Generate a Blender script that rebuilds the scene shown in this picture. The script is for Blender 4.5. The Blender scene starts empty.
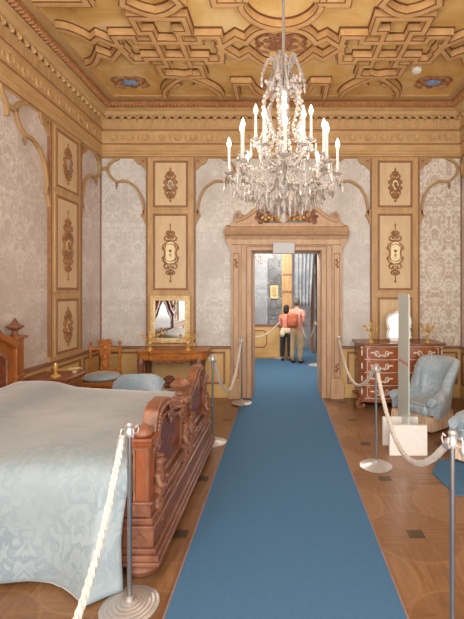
import bpy, bmesh, math, random
from mathutils import Vector, Matrix, noise as mnoise
random.seed(7)
SC = bpy.context.scene
C = SC.collection
PI = math.pi
F = 400.0; VX, VY, H = 281.0, 291.0, 1.75      # focal length in pixels, vanishing point, eye height

# ------------------------------------------------------------------ camera
cd = bpy.data.cameras.new('camera'); cam = bpy.data.objects.new('camera', cd); C.objects.link(cam)
cam.location = (0, 0, H); cam.rotation_euler = (PI/2, 0, 0)
cd.sensor_fit = 'VERTICAL'; cd.sensor_height = 36; cd.lens = F/619*36
cd.shift_x = (232-VX)/619; cd.shift_y = (VY-309.5)/619
cd.clip_start = .02; cd.clip_end = 100
SC.camera = cam

# ------------------------------------------------------------------ world, lights, exposure
W = bpy.data.worlds.new('world'); SC.world = W; W.use_nodes = True
W.node_tree.nodes['Background'].inputs[0].default_value = (1.0, .985, .965, 1)
W.node_tree.nodes['Background'].inputs[1].default_value = 2.2

def area(name, loc, rot, sx, sy, energy, col=(1, .98, .95)):
    l = bpy.data.lights.new(name, 'AREA'); l.shape = 'RECTANGLE'; l.size = sx; l.size_y = sy
    l.energy = energy; l.color = col
    o = bpy.data.objects.new(name, l); C.objects.link(o); o.location = loc; o.rotation_euler = rot
    return o
def point(name, loc, energy, r=.08, col=(1, .93, .84)):
    l = bpy.data.lights.new(name, 'POINT'); l.energy = energy; l.shadow_soft_size = r; l.color = col
    o = bpy.data.objects.new(name, l); C.objects.link(o); o.location = loc; return o
area('fill_light_left', (-1.7, -1.2, 2.3), (math.radians(101), 0, math.radians(-14)), 1.6, 3.0, 36)  # this pair is added frontal fill behind the camera; no windows are built
area('fill_light_right', (1.7, -1.2, 2.3), (math.radians(101), 0, math.radians(14)), 1.6, 3.0, 36)
point('next_room_lamp', (-.3, 8.6, 3.0), 230, .3, (1, .96, .92))
for k in range(4):
    a = PI/4 + k*PI/2
    point('chandelier_light', (.0+.5*math.cos(a), 4.05+.5*math.sin(a), 3.34), 9, .28)
SC.view_settings.view_transform = 'Standard'; SC.view_settings.look = 'None'
SC.view_settings.gamma = 1; SC.view_settings.exposure = 0.6
SC.view_settings.use_curve_mapping = False

# ------------------------------------------------------------------ materials
def lin(c):
    r = []
    for v in c[:3]:
        v /= 255.0
        r.append(v/12.92 if v <= .04045 else ((v+.055)/1.055)**2.4)
    return (*r, 1)
class NT:
    def __init__(s, name):
        s.m = bpy.data.materials.new(name); s.m.use_nodes = True; s.t = s.m.node_tree
        s.b = s.t.nodes['Principled BSDF']
    def n(s, typ, **kw):
        x = s.t.nodes.new(typ)
        for k, v in kw.items(): setattr(x, k, v)
        return x
    def l(s, a, b): s.t.links.new(a, b)
    def put(s, inp, v):
        if isinstance(v, bpy.types.NodeSocket): s.l(v, inp)
        else: inp.default_value = v
    def math(s, op, a, b=0.0, c=0.0):
        x = s.n('ShaderNodeMath', operation=op)
        s.put(x.inputs[0], a); s.put(x.inputs[1], b); s.put(x.inputs[2], c)
        return x.outputs[0]
    def coord(s):
        x = s.n('ShaderNodeTexCoord'); y = s.n('ShaderNodeSeparateXYZ'); s.l(x.outputs['Object'], y.inputs[0])
        return x.outputs['Object'], y.outputs[0], y.outputs[1], y.outputs[2]
    def comb(s, a, b, c=0.0):
        x = s.n('ShaderNodeCombineXYZ')
        s.put(x.inputs[0], a); s.put(x.inputs[1], b); s.put(x.inputs[2], c); return x.outputs[0]
    def noise(s, vec, scale, detail=3, rough=.5, dist=0.0, mul=None):
        x = s.n('ShaderNodeTexNoise'); x.inputs['Scale'].default_value = scale
        x.inputs['Detail'].default_value = detail; x.inputs['Roughness'].default_value = rough
        x.inputs['Distortion'].default_value = dist
        if mul:
            m = s.n('ShaderNodeVectorMath', operation='MULTIPLY'); s.l(vec, m.inputs[0]); m.inputs[1].default_value = mul
            vec = m.outputs[0]
        s.l(vec, x.inputs['Vector']); return x.outputs['Fac']
    def ramp(s, f, stops):
        x = s.n('ShaderNodeValToRGB'); s.l(f, x.inputs[0]); e = x.color_ramp.elements
        while len(e) < len(stops): e.new(.5)
        for i, (p, c) in enumerate(stops):
            e[i].position = p; e[i].color = lin(c) if len(c) == 3 else c
        return x.outputs[0]
    def mix(s, f, a, b, mode='MIX'):
        x = s.n('ShaderNodeMix', data_type='RGBA', blend_type=mode)
        s.put(x.inputs['Factor'], f)
        s.put(x.inputs['A'], a if isinstance(a, bpy.types.NodeSocket) else lin(a))
        s.put(x.inputs['B'], b if isinstance(b, bpy.types.NodeSocket) else lin(b))
        return x.outputs['Result']
    def out(s, col, rough=.5, metal=0.0, spec=None, bump=None, bs=.2, bd=.01, **kw):
        s.put(s.b.inputs['Base Color'], col if isinstance(col, bpy.types.NodeSocket) else lin(col))
        s.put(s.b.inputs['Roughness'], rough); s.b.inputs['Metallic'].default_value = metal
        if spec is not None: s.b.inputs['Specular IOR Level'].default_value = spec
        if bump is not None:
            b = s.n('ShaderNodeBump'); b.inputs['Strength'].default_value = bs; b.inputs['Distance'].default_value = bd
            s.l(bump, b.inputs['Height']); s.l(b.outputs[0], s.b.inputs['Normal'])
        for k, v in kw.items(): s.put(s.b.inputs[k], v)
        return s.m
def wood(name, a, b, rough=.45, sc=(6, 6, 1.2), dist=.6, spec=.4, scale=2.2):
    t = NT(name); v, x, y, z = t.coord()
    n = t.noise(v, scale, 5, .6, dist, mul=sc)
    return t.out(t.ramp(n, [(.3, a), (.7, b)]), rough, spec=spec, bump=n, bs=.12)
def plain(name, c, rough=.5, metal=0.0, vary=8, scale=14, **kw):
    t = NT(name); v, *_ = t.coord()
    n = t.noise(v, scale, 3)
    a = tuple(max(0, k-vary) for k in c); b = tuple(min(255, k+vary) for k in c)
    return t.out(t.ramp(n, [(.3, a), (.7, b)]), rough, metal, **kw)
def damask(name, base, light, axis='x', period=.42, rough=.42, lo=.46, hi=.55, scale=5.2, blot=10, zmul=.75, use_y=False, soft=True, sheen=0.0, bw=.75):
    """silk whose woven scrolls mirror left and right of each repeat"""
    t = NT(name); v, x, y, z = t.coord()
    s = {'x': x, 'y': y}[axis]; third = y if use_y else None
    f = t.math('PINGPONG', t.math('ADD', s, 20.0), period/2)
    vec = t.comb(f, t.math('MULTIPLY', z, zmul), t.math('MULTIPLY', third, 1.0) if third is not None else 0.0)
    n = t.noise(vec, scale*1.5/period*.42, 2, .5, 1.1)
    w = t.math('ABSOLUTE', t.math('SUBTRACT', n, .5))
    n2 = t.noise(vec, scale*3.2/period*.42, 1, .4, 1.4)
    band = t.ramp(w, [(.022, (255, 255, 255)), (.05, (0, 0, 0))])
    blob = t.ramp(n2, [(lo+.04, (0, 0, 0)), (hi+.04, (200, 200, 200))])
    fld = t.ramp(n, [(lo+.08, (0, 0, 0)), (hi+.10, (120, 120, 120))])
    msk = t.math('MAXIMUM', t.math('MAXIMUM', t.math('MULTIPLY', band, bw), fld), t.math('MULTIPLY', blob, t.math('SUBTRACT', 1.0, band)))
    if soft: msk = t.math('MULTIPLY', msk, t.ramp(t.noise(v, 2.2, 3), [(.35, (90, 90, 90)), (.65, (255, 255, 255))]))
    wear = t.noise(v, 1.1, 4, .6)
    b2 = t.ramp(wear, [(.3, tuple(max(0, c-blot) for c in base)), (.7, tuple(min(255, c+blot) for c in base))])
    col = t.mix(msk, b2, light)
    r = t.math('MULTIPLY_ADD', msk, -.12, rough)
    kw = {'Sheen Weight': sheen, 'Sheen Roughness': .35, 'Sheen Tint': (1.0, .90, .84, 1)} if sheen else {}
    return t.out(col, r, spec=.45, bump=msk, bs=.1, **kw)

M = {}
M['trim'] = wood('golden_oak_trim', (180, 142, 94), (203, 167, 118), .42)
M['trim_light'] = wood('pale_oak_panel', (204, 174, 132), (219, 190, 150), .45)
M['wains'] = wood('honey_wainscot', (206, 166, 104), (222, 184, 124), .42, sc=(2, 2, .8))
M['door_wood'] = wood('rosy_oak', (182, 146, 112), (208, 172, 136), .42)
M['line'] = plain('dark_molding_line', (146, 100, 68), .5)
M['bead'] = plain('ceiling_bead_brown', (112, 68, 40), .5)  # dark brown of the strap grooves and the wider base bands
M['mauve'] = plain('mauve_brown_rail', (140, 98, 76), .5)
M['cornice'] = wood('cornice_gilt_oak', (186, 148, 98), (207, 170, 120), .45, sc=(1.2, 1.2, 4))
M['cornice_d'] = wood('carved_medallion_wood', (182, 144, 96), (202, 165, 116), .45)
M['rope_mold'] = wood('rope_molding_wood', (158, 106, 64), (184, 130, 82), .45)
M['scallop_shade'] = plain('scallop_shade_paint', (96, 58, 34), .6)  # dark colour standing in for the shade under the scallop hoods
M['strap'] = wood('ceiling_strap_wood', (188, 144, 92), (211, 170, 116), .42, sc=(3, 3, 3))
M['red'] = wood('polished_walnut', (104, 62, 44), (146, 96, 72), .34, sc=(5, 1.2, 3))
M['postwood'] = wood('orange_walnut_veneer', (132, 70, 40), (172, 100, 62), .22, sc=(4, 4, 1.5))
M['burl'] = wood('burl_walnut_panel', (92, 44, 30), (138, 76, 52), .2, sc=(3, 3, 3), dist=2.5)
M['carve'] = wood('carved_walnut', (106, 66, 46), (158, 106, 78), .3, sc=(4, 4, 4))
M['tracewood'] = wood('tracery_oak', (164, 128, 84), (186, 148, 102), .45)
M['ornwood'] = wood('stained_pilaster_carving', (140, 92, 58), (172, 122, 80), .4)
M['honeywood'] = wood('honey_walnut', (150, 82, 30), (196, 124, 54), .3, sc=(2, 2, 6))
M['mahog'] = wood('mahogany_veneer', (118, 66, 44), (160, 100, 68), .25, sc=(1.5, 2, 6), dist=1.2)
M['head'] = wood('headboard_walnut', (132, 72, 30), (178, 108, 52), .35, sc=(5, 5, 1))
M['gold'] = plain('gilding', (226, 182, 100), .35, .55, 14, 40)
M['gold_frame'] = plain('gilt_frame', (222, 194, 140), .42, .35, 30, 50)
M['cream'] = plain('cream_enamel', (240, 222, 172), .4)
M['ivory'] = plain('ivory_inlay', (224, 208, 188), .35)
M['white'] = plain('white_acrylic', (236, 230, 222), .35, vary=3)
M['chrome'] = plain('brushed_steel', (196, 190, 186), .4, .6, 4)
M['polesteel'] = plain('steel_pole', (150, 150, 154), .3, .85, 5)
M['mirror'] = plain('mirror_glass', (228, 232, 230), .02, 1.0, 1)
M['porc'] = plain('white_porcelain', (236, 232, 226), .22, vary=4)
M['bluestain'] = plain('blue_enamel', (124, 150, 186), .4, vary=24, scale=30)
M['redpaint'] = plain('painted_crest', (142, 92, 62), .5, vary=30, scale=26)
M['greyblue'] = plain('grey_blue_enamel', (138, 144, 150), .4)
M['bluerug'] = None
M['hair_d'] = plain('dark_brown_hair', (38, 28, 26), .6)
M['hair_g'] = plain('grey_hair', (92, 88, 86), .6)
M['skin'] = plain('skin', (206, 150, 122), .5)
M['pink'] = plain('pink_shirt', (232, 160, 146), .8)
M['salmon'] = plain('salmon_shirt', (226, 140, 122), .8)
M['khaki'] = plain('khaki_trousers', (196, 170, 128), .85)
M['darkcloth'] = plain('dark_trousers', (46, 42, 44), .85)
M['orange'] = plain('rust_backpack', (176, 96, 66), .7)
M['offwhite'] = plain('cream_jacket', (222, 206, 176), .8)
M['shoe'] = plain('dark_shoe', (34, 30, 34), .5)
M['iron'] = plain('dark_bronze', (60, 52, 48), .5)

t = NT('rope_cotton'); v, x, y, z = t.coord(); n = t.noise(v, 90, 2)
M['rope'] = t.out(t.ramp(n, [(.3, (196, 186, 172)), (.7, (222, 214, 202))]), .8)
t = NT('glass_crystal'); v, *_ = t.coord()
M['crystal'] = t.out((222, 212, 204), .08, **{'Transmission Weight': .62, 'IOR': 1.5, 'Coat Weight': .6})
t = NT('crystal_dark'); v, *_ = t.coord()
M['crystal2'] = t.out((176, 164, 150), .05, **{'Transmission Weight': .8, 'IOR': 1.55})
t = NT('candle_tube'); M['candle'] = t.out((196, 186, 176), .4, **{'Emission Color': (1, .86, .7, 1), 'Emission Strength': .08})
t = NT('bulb_glow'); M['bulb'] = t.out((255, 245, 225), .3, **{'Emission Color': (1, .87, .68, 1), 'Emission Strength': 3.5})
t = NT('barrier_glass')
M['pane'] = t.out((214, 226, 218), .25, **{'Transmission Weight': .2, 'IOR': 1.45, 'Coat Weight': .5})
t = NT('sign_panel'); M['sign'] = t.out((190, 192, 192), .35)
t = NT('detector_plastic'); M['detector'] = t.out((244, 240, 234), .4)
t = NT('red_ink'); M['redink'] = t.out((190, 70, 70), .5)

M['silk_back'] = damask('silk_damask_back_wall', (196, 188, 178), (228, 224, 216), 'x')
M['silk_side'] = damask('silk_damask_side_wall', (196, 180, 170), (230, 224, 218), 'y')
M['silk_right'] = damask('silk_damask_high_contrast', (190, 172, 150), (234, 228, 216), 'x', period=.46, soft=False)
M['silk_next'] = damask('blue_grey_damask_next_room', (152, 158, 166), (206, 212, 216), 'x', period=.5)
M['silk_black'] = damask('black_and_white_damask', (84, 84, 88), (188, 192, 194), 'x', period=.3)
M['spread'] = damask('pale_blue_bed_damask', (150, 161, 164), (100, 124, 137), 'x', period=.66, rough=.42, lo=.48, hi=.52, scale=6.5, blot=5, bw=.55, use_y=True, sheen=.9)
M['chairsilk'] = damask('pale_blue_chair_damask', (150, 170, 182), (222, 225, 226), 'x', period=.36, rough=.3, scale=5, blot=8, use_y=True, sheen=.5)

t = NT('fringe'); v, x, y, z = t.coord(); n = t.noise(v, 30, 2, mul=(1, 1, .05))
M['fringe'] = t.out(t.ramp(n, [(.35, (196, 160, 128)), (.65, (232, 204, 176))]), .9)

# ceiling paint: golden mottled field
t = NT('golden_ceiling_paint'); v, x, y, z = t.coord()
n = t.noise(v, 1.6, 5, .62, .8); n2 = t.noise(v, 9, 4, .6)
c = t.ramp(n, [(.28, (184, 138, 72)), (.48, (212, 174, 110)), (.7, (230, 204, 152))])
M['ceil'] = t.out(t.mix(t.math('MULTIPLY', n2, .35), c, (206, 160, 84)), .5, spec=.3)

# parquet with round marquetry and small dark squares
t = NT('marquetry_parquet'); v, x, y, z = t.coord()
u = t.math('DIVIDE', t.math('SUBTRACT', x, .97-8.5), .85); w = t.math('DIVIDE', t.math('SUBTRACT', y, 2.88-8.5), .85)
fu = t.math('ABSOLUTE', t.math('SUBTRACT', t.math('FRACT', t.math('ADD', u, .5)), .5))
fw = t.math('ABSOLUTE', t.math('SUBTRACT', t.math('FRACT', t.math('ADD', w, .5)), .5))
sq = t.math('LESS_THAN', t.math('MAXIMUM', fu, t.math('MULTIPLY', fw, 1.15)), .068)
cu = t.math('SUBTRACT', t.math('FRACT', u), .5); cw = t.math('SUBTRACT', t.math('FRACT', w), .5)
r = t.math('SQRT', t.math('ADD', t.math('MULTIPLY', cu, cu), t.math('MULTIPLY', cw, cw)))
r2 = t.math('SQRT', t.math('ADD', t.math('MULTIPLY', fu, fu), t.math('MULTIPLY', fw, fw)))
inner = t.math('LESS_THAN', r, .34); arcs = t.math('LESS_THAN', r2, .36)
ring = t.math('MAXIMUM', t.math('LESS_THAN', t.math('ABSOLUTE', t.math('SUBTRACT', r, .34)), .012),
              t.math('LESS_THAN', t.math('ABSOLUTE', t.math('SUBTRACT', r2, .36)), .010))
g1 = t.noise(v, 3.2, 6, .62, .7, mul=(1.2, 9, 1)); g2 = t.noise(v, 3.2, 6, .62, .7, mul=(9, 1.2, 1))
ang = t.math('LESS_THAN', t.math('ABSOLUTE', cu), t.math('ABSOLUTE', cw))
g = t.math('ADD', t.math('MULTIPLY', g1, ang), t.math('MULTIPLY', g2, t.math('SUBTRACT', 1.0, ang)))
base = t.ramp(g, [(.3, (112, 76, 46)), (.55, (146, 104, 68)), (.75, (168, 126, 88))])
base = t.mix(t.math('MULTIPLY', inner, .5), base, (156, 118, 86)); base = t.mix(t.math('MULTIPLY', arcs, .35), base, (120, 84, 58))
base = t.mix(t.math('MULTIPLY', ring, .26), base, (176, 140, 104))
blot = t.noise(v, 2.0, 3); base = t.mix(t.math('MULTIPLY', blot, .5), base, (118, 84, 54))
base = t.mix(t.math('MULTIPLY', sq, .85), base, (62, 50, 34))
M['floor'] = t.out(base, .3, spec=.5)

t = NT('blue_carpet_pile'); v, x, y, z = t.coord()
n = t.noise(v, 260, 2, .7); n2 = t.noise(v, 1.3, 4, .6)
c = t.ramp(n, [(.25, (58, 94, 127)), (.75, (90, 126, 157))])
M['carpet'] = t.out(t.mix(t.math('MULTIPLY', n2, .3), c, (78, 114, 146)), .95, spec=.1, bump=n, bs=.4, bd=.004)
M['bluerug'] = M['carpet']
M['binding'] = plain('carpet_binding', (150, 116, 108), .8)

# ------------------------------------------------------------------ mesh tools
class MB:
    def __init__(s, tf=None): s.v = []; s.f = []; s.mi = []; s.tf = tf; s.m = 0
    def add(s, vs, fs):
        o = len(s.v)
        s.v += [tuple(s.tf(*p)) if s.tf else tuple(p) for p in vs]
        s.f += [tuple(i+o for i in f) for f in fs]; s.mi += [s.m]*len(fs); return s
    def box(s, x0, x1, y0, y1, z0, z1):
        vs = [(x, y, z) for x in (x0, x1) for y in (y0, y1) for z in (z0, z1)]
        return s.add(vs, [(0, 1, 3, 2), (4, 6, 7, 5), (0, 4, 5, 1), (2, 3, 7, 6), (0, 2, 6, 4), (1, 5, 7, 3)])
    def taper(s, x0, x1, y0, y1, z0, z1, dx, dy):
        vs = [(x0, y0, z0), (x1, y0, z0), (x1, y1, z0), (x0, y1, z0), (x0-dx, y0-dy, z1), (x1+dx, y0-dy, z1), (x1+dx, y1+dy, z1), (x0-dx, y1+dy, z1)]
        return s.add(vs, [(0, 1, 2, 3), (4, 7, 6, 5), (0, 4, 5, 1), (1, 5, 6, 2), (2, 6, 7, 3), (3, 7, 4, 0)])
    def lathe(s, prof, c=(0, 0, 0), n=20, axis='z', sx=1, sy=1):
        vs = []; fs = []
        for r, h in prof:
            for k in range(n):
                a = 2*PI*k/n; p = (r*math.cos(a)*sx, r*math.sin(a)*sy, h)
                if axis == 'x': p = (p[2], p[0], p[1])
                if axis == 'y': p = (p[0], p[2], p[1])
                vs.append((c[0]+p[0], c[1]+p[1], c[2]+p[2]))
        m = len(prof)
        for i in range(m-1):
            for k in range(n):
                fs.append((i*n+k, i*n+(k+1) % n, (i+1)*n+(k+1) % n, (i+1)*n+k))
        fs.append(tuple(range(n))); fs.append(tuple((m-1)*n+k for k in range(n)))
        return s.add(vs, fs)
    def ell(s, c, r, n=12, m=7):
        if not isinstance(r, tuple): r = (r, r, r)
        vs = [(c[0], c[1], c[2]-r[2])]; fs = []
        for i in range(1, m):
            t = PI*i/m
            for k in range(n):
                a = 2*PI*k/n
                vs.append((c[0]+r[0]*math.sin(t)*math.cos(a), c[1]+r[1]*math.sin(t)*math.sin(a), c[2]-r[2]*math.cos(t)))
        vs.append((c[0], c[1], c[2]+r[2])); last = len(vs)-1
        for k in range(n): fs.append((0, 1+(k+1) % n, 1+k)); fs.append((last, last-n+k, last-n+(k+1) % n))
        for i in range(m-2):
            for k in range(n): fs.append((1+i*n+k, 1+i*n+(k+1) % n, 1+(i+1)*n+(k+1) % n, 1+(i+1)*n+k))
        return s.add(vs, fs)
    def tube(s, pts, r, n=8, flat=1.0):
        pts = [Vector(p) for p in pts]; m = len(pts)
        rs = r if isinstance(r, (list, tuple)) else [r]*m
        up = None; vs = []; fs = []
        for i, p in enumerate(pts):
            d = (pts[min(i+1, m-1)]-pts[max(i-1, 0)])
            if d.length < 1e-9: d = Vector((0, 0, 1))
            d.normalize()
            if up is None:
                up = Vector((0, 0, 1)) if abs(d.z) < .9 else Vector((1, 0, 0))
            a = d.cross(up)
            if a.length < 1e-6: a = d.cross(Vector((0, 1, 0)))
            a.normalize(); b = a.cross(d).normalized(); up = b
            for k in range(n):
                t = 2*PI*k/n
                vs.append(p+a*(rs[i]*math.cos(t))+b*(rs[i]*math.sin(t)*flat))
        for i in range(m-1):
            for k in range(n): fs.append((i*n+k, i*n+(k+1) % n, (i+1)*n+(k+1) % n, (i+1)*n+k))
        fs.append(tuple(range(n))); fs.append(tuple((m-1)*n+k for k in range(n)))
        return s.add(vs, fs)
    def prism(s, poly, p0, p1, pl='xz'):
        """poly in a plane, extruded along the third axis from p0 to p1"""
        def q(a, b, h): return {'xz': (a, h, b), 'xy': (a, b, h), 'yz': (h, a, b)}[pl]
        n = len(poly); vs = [q(a, b, p0) for a, b in poly]+[q(a, b, p1) for a, b in poly]
        fs = [tuple(range(n)), tuple(range(n, 2*n))]+[(i, (i+1) % n, n+(i+1) % n, n+i) for i in range(n)]
        return s.add(vs, fs)
    def ribbon(s, pts, w, h0, h1, pl='xy', closed=False):
        """a flat band of width w along a polyline with mitred corners"""
        m = len(pts); L = []; R = []
        for i in range(m):
            p = Vector(pts[i])
            a = Vector(pts[i-1]) if (i > 0 or closed) else None
            b = Vector(pts[(i+1) % m]) if (i < m-1 or closed) else None
            d1 = (p-a).normalized() if a is not None else (b-p).normalized()
            d2 = (b-p).normalized() if b is not None else d1
            n1 = Vector((-d1.y, d1.x)); n2 = Vector((-d2.y, d2.x)); nn = n1+n2
            if nn.length < .2: nn = n1
            nn.normalize(); k = 1/max(.45, nn.dot(n1))
            L.append(p+nn*(w/2*k)); R.append(p-nn*(w/2*k))
        def q(a, h): return {'xz': (a.x, h, a.y), 'xy': (a.x, a.y, h), 'yz': (h, a.x, a.y)}[pl]
        vs = []
        for i in range(m): vs += [q(L[i], h0), q(R[i], h0), q(R[i], h1), q(L[i], h1)]
        fs = []
        for i in range(m if closed else m-1):
            j = (i+1) % m
            for k in range(4): fs.append((i*4+k, i*4+(k+1) % 4, j*4+(k+1) % 4, j*4+k))
        if not closed: fs += [(0, 1, 2, 3), tuple((m-1)*4+k for k in range(4))]
        return s.add(vs, fs)
    def build(s, name, mat, parent=None, smooth=True, angle=35, bevel=0, loc=None):
        me = bpy.data.meshes.new(name); me.from_pydata(s.v, [], s.f)
        mats = mat if isinstance(mat, (list, tuple)) else [mat]
        for m in mats: me.materials.append(M[m] if isinstance(m, str) else m)
        if len(mats) > 1: me.polygons.foreach_set('material_index', s.mi)
        bm = bmesh.new(); bm.from_mesh(me); bmesh.ops.recalc_face_normals(bm, faces=bm.faces); bm.to_mesh(me); bm.free()
        if smooth:
            me.shade_smooth(); me.set_sharp_from_angle(angle=math.radians(angle))
        o = bpy.data.objects.new(name, me); C.objects.link(o)
        if loc: o.location = loc
        if parent is not None: o.parent = parent
        if bevel:
            b = o.modifiers.new('bevel', 'BEVEL'); b.width = bevel; b.segments = 2; b.limit_method = 'ANGLE'; b.angle_limit = math.radians(40)
        return o
def root(name, label=None, cat=None, loc=(0, 0, 0), rz=0, group=None, kind=None):
    o = bpy.data.objects.new(name, None); C.objects.link(o); o.location = loc; o.rotation_euler = (0, 0, rz); o.empty_display_size = .1
    tag(o, label, cat, group, kind); return o
def tag(o, label=None, cat=None, group=None, kind=None):
    if label: o['label'] = label
    if cat: o['category'] = cat
    if group: o['group'] = group
    if kind: o['kind'] = kind
    return o
KIDS = {}
def kids(o): return [c for c in C.objects if c.parent == o]
def copy_tree(o, parent=None):
    c = o.copy(); C.objects.link(c)
    if parent is not None: c.parent = parent
    for ch in kids(o): copy_tree(ch, c)
    return c
def struct(o): o['kind'] = 'structure'; return o
def arc(cx, cy, r, a0, a1, n=10, ry=None):
    ry = ry or r
    return [(cx+r*math.cos(math.radians(a0+(a1-a0)*i/n)), cy+ry*math.sin(math.radians(a0+(a1-a0)*i/n))) for i in range(n+1)]
def smooth_pts(pts, k=6):
    """Catmull-Rom through points"""
    P = [Vector(p) for p in pts]; out = []
    for i in range(len(P)-1):
        a = P[i-1] if i else P[0]*2-P[1]; b = P[i]; c = P[i+1]; d = P[i+2] if i+2 < len(P) else P[-1]*2-P[-2]
        for j in range(k):
            t = j/k
            out.append(.5*((2*b)+(c-a)*t+(2*a-5*b+4*c-d)*t*t+(3*b-a-3*c+d)*t**3))
    out.append(P[-1]); return out

XL, XR, YB, ZC = -2.98, 2.98, 6.6, 4.80
YN = -.8
def wb(s, p, z): return (s, YB-p, z)            # frames: along the wall, out of the wall, up
def wl(s, p, z): return (XL+p, s, z)
def wr(s, p, z): return (XR-p, s, z)
DC = .09                                         # centre of the doorway

# ------------------------------------------------------------------ room shell
m = MB(); m.box(XL-.2, XR+.2, YN, 7.2, -.1, 0); struct(m.build('floor', 'floor', smooth=False))
m = MB(); m.box(XL-.2, XR+.2, YN, YB+.2, ZC, ZC+.1); struct(m.build('ceiling', 'ceil', smooth=False))
m = MB(); m.box(XL-.2, XL, YN, YB+.6, 0, ZC); struct(m.build('wall_left', 'silk_side', smooth=False))
m = MB(); m.box(XR, XR+.2, YN, YB+.6, 0, ZC); struct(m.build('wall_right', 'silk_side', smooth=False))
m = MB(); m.box(XL, DC-.62, YB, YB+.6, 0, ZC); m.box(DC-.62, DC+.62, YB, YB+.6, 2.45, ZC); m.box(DC+.62, 1.6, YB, YB+.6, 0, ZC); m.m = 1
m.box(1.6, XR, YB, YB+.6, 0, ZC)
struct(m.build('wall_back', ['silk_back', 'silk_right'], smooth=False))

# cornice on three walls
def cornice(tf, s0, s1, name):
    prof = [(0, 3.93), (.035, 3.95), (.035, 3.985), (.06, 4.0), (.06, 4.03), (.045, 4.05), (.045, 4.145), (.06, 4.15), (.06, 4.165), (.04, 4.17),
            (.04, 4.365), (.075, 4.37), (.075, 4.395), (.055, 4.40), (.055, 4.60), (.11, 4.61), (.125, 4.63), (.15, 4.655), (.20, 4.67), (.20, 4.685), (.17, 4.70), (.2, 4.785), (.37, 4.785), (.37, 4.80), (0, 4.80)]
    m = MB(tf); n = len(prof)
    vs = [(s0+(p if s0 > XL+.5 or True else 0)*0, p, z) for p, z in prof]+[(s1, p, z) for p, z in prof]
    # mitre the corners
    vs = [((s0+(p if cut0 else 0)), p, z) for p, z in prof for cut0 in [CUT[name][0]]]+[((s1-(p if cut1 else 0)), p, z) for p, z in prof for cut1 in [CUT[name][1]]]
    m.add(vs, [(i, (i+1) % n, n+(i+1) % n, n+i) for i in range(n)]+[tuple(range(n)), tuple(range(n, 2*n))])
    tr = struct(m.build(name, 'cornice', smooth=False))
    c0 = .12 if CUT[name][0] else 0; c1 = .12 if CUT[name][1] else 0
    L = (s1-c1)-(s0+c0); k = int(round(L/.128)); st = L/k
    d = MB(tf); g = MB(tf); bl = MB(tf); ln = MB(tf)
    for i in range(k):
        c = s0+c0+st*(i+.5)
        d.prism([(c+a, 4.565+b) for a, b in arc(0, 0, .036, 0, 180, 8)], .056, .06, 'xz')  # flat half disc, painted dark as the shade inside the scallop
        g.tube([(c+a, .075, 4.565+b) for a, b in arc(0, 0, .052, 0, 180, 8)], .017, 6)
        g.ell((c+st/2, .08, 4.56), (.016, .03, .03), 8, 5)
        bl.box(c-.057, c+.057, .05, .062, 4.41, 4.552)
    k2 = int(round(L/.255)); st2 = L/k2
    for i in range(k2):
        c = s0+c0+st2*(i+.5)
        bl.lathe([(.0, .046), (.035, .05), (.05, .056), (.058, .05), (.062, .04)], (c, 0, 4.27), 14, 'y')
        for q in range(5):
            bl.ell((c-.1+q*.05*0+(-.02 if q % 2 else .02)+st2*.5*0, .042, 4.27), (.008, .008, .05), 6, 4) if False else None
        bl.ell((c+st2/2, .045, 4.27), (.02, .012, .045), 8, 5)
    ln.box(s0+c0*.5, s1-c1*.5, .055, .063, 4.148, 4.166); ln.box(s0+c0*.5, s1-c1*.5, .07, .078, 4.372, 4.388); ln.box(s0, s1, .03, .037, 3.945, 3.96)
    d.build('scallop_shade_disc', 'scallop_shade', tr); g.build('scallop_molding', 'cornice', tr); bl.build('carved_frieze', 'cornice_d', tr); ln.build('molding_line', 'line', tr)
    r = MB(tf); kk = int((s1-s0)/.055)
    for i in range(kk):
        c = s0+(s1-s0)*(i+.5)/kk
        if CUT[name][0] and c < s0+.19: continue
        if CUT[name][1] and c > s1-.19: continue
        r.tube([(c-.030, .205, 4.69), (c-.012, .235, 4.715), (c+.014, .235, 4.75), (c+.03, .205, 4.775)], [.014, .034, .034, .014], 6)
    r.build('rope_molding', 'rope_mold', tr)
    return tr
CUT = {'trim_1': (1, 1), 'trim_2': (0, 1), 'trim_3': (0, 1)}
cornice(wb, XL, XR, 'trim_1'); cornice(wl, YN, YB, 'trim_2'); cornice(wr, YN, YB, 'trim_3')

# wainscot, rail, baseboard
TR = [4]
def wainscot(tf, s0, s1, panels):
    r = struct(root(f'trim_{TR[0]}', kind='structure')); TR[0] += 1
    m = MB(tf); m.box(s0, s1, 0, .03, 0, .80); m.build('wainscot_board', 'wains', r, False)
    m = MB(tf); m.box(s0, s1, 0, .06, .80, .845); m.build('chair_rail', 'mauve', r, False, bevel=.006)
    m = MB(tf); m.box(s0, s1, .0, .05, 0, .16); m.box(s0, s1, 0, .042, .16, .19); m.build('skirting', 'wains', r, False, bevel=.005)
    for a, b in panels:
        fr = MB(tf); q = [(a, .24), (b, .24), (b, .74), (a, .74)]; fr.ribbon(q, .03, .028, .046, 'xz', True); fr.build('panel_molding', 'line', r, False)
        fr = MB(tf); fr.box(a+.03, b-.03, .025, .04, .27, .71); fr.build('panel', 'wains', r, False, bevel=.006)
wainscot(wb, XL, -.83, [(-2.88, -2.28), (-2.14, -1.46), (-1.3, -.93)])
wainscot(wb, 1.0, XR, [(1.1, 1.42), (1.55, 2.2), (2.32, 2.88)])
wainscot(wl, YN, YB, [(.1, .9), (1.0, 1.8), (1.9, 2.7), (2.8, 3.6), (3.7, 4.3), (4.4, 5.0), (5.14, 5.86), (5.98, 6.5)])
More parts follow.
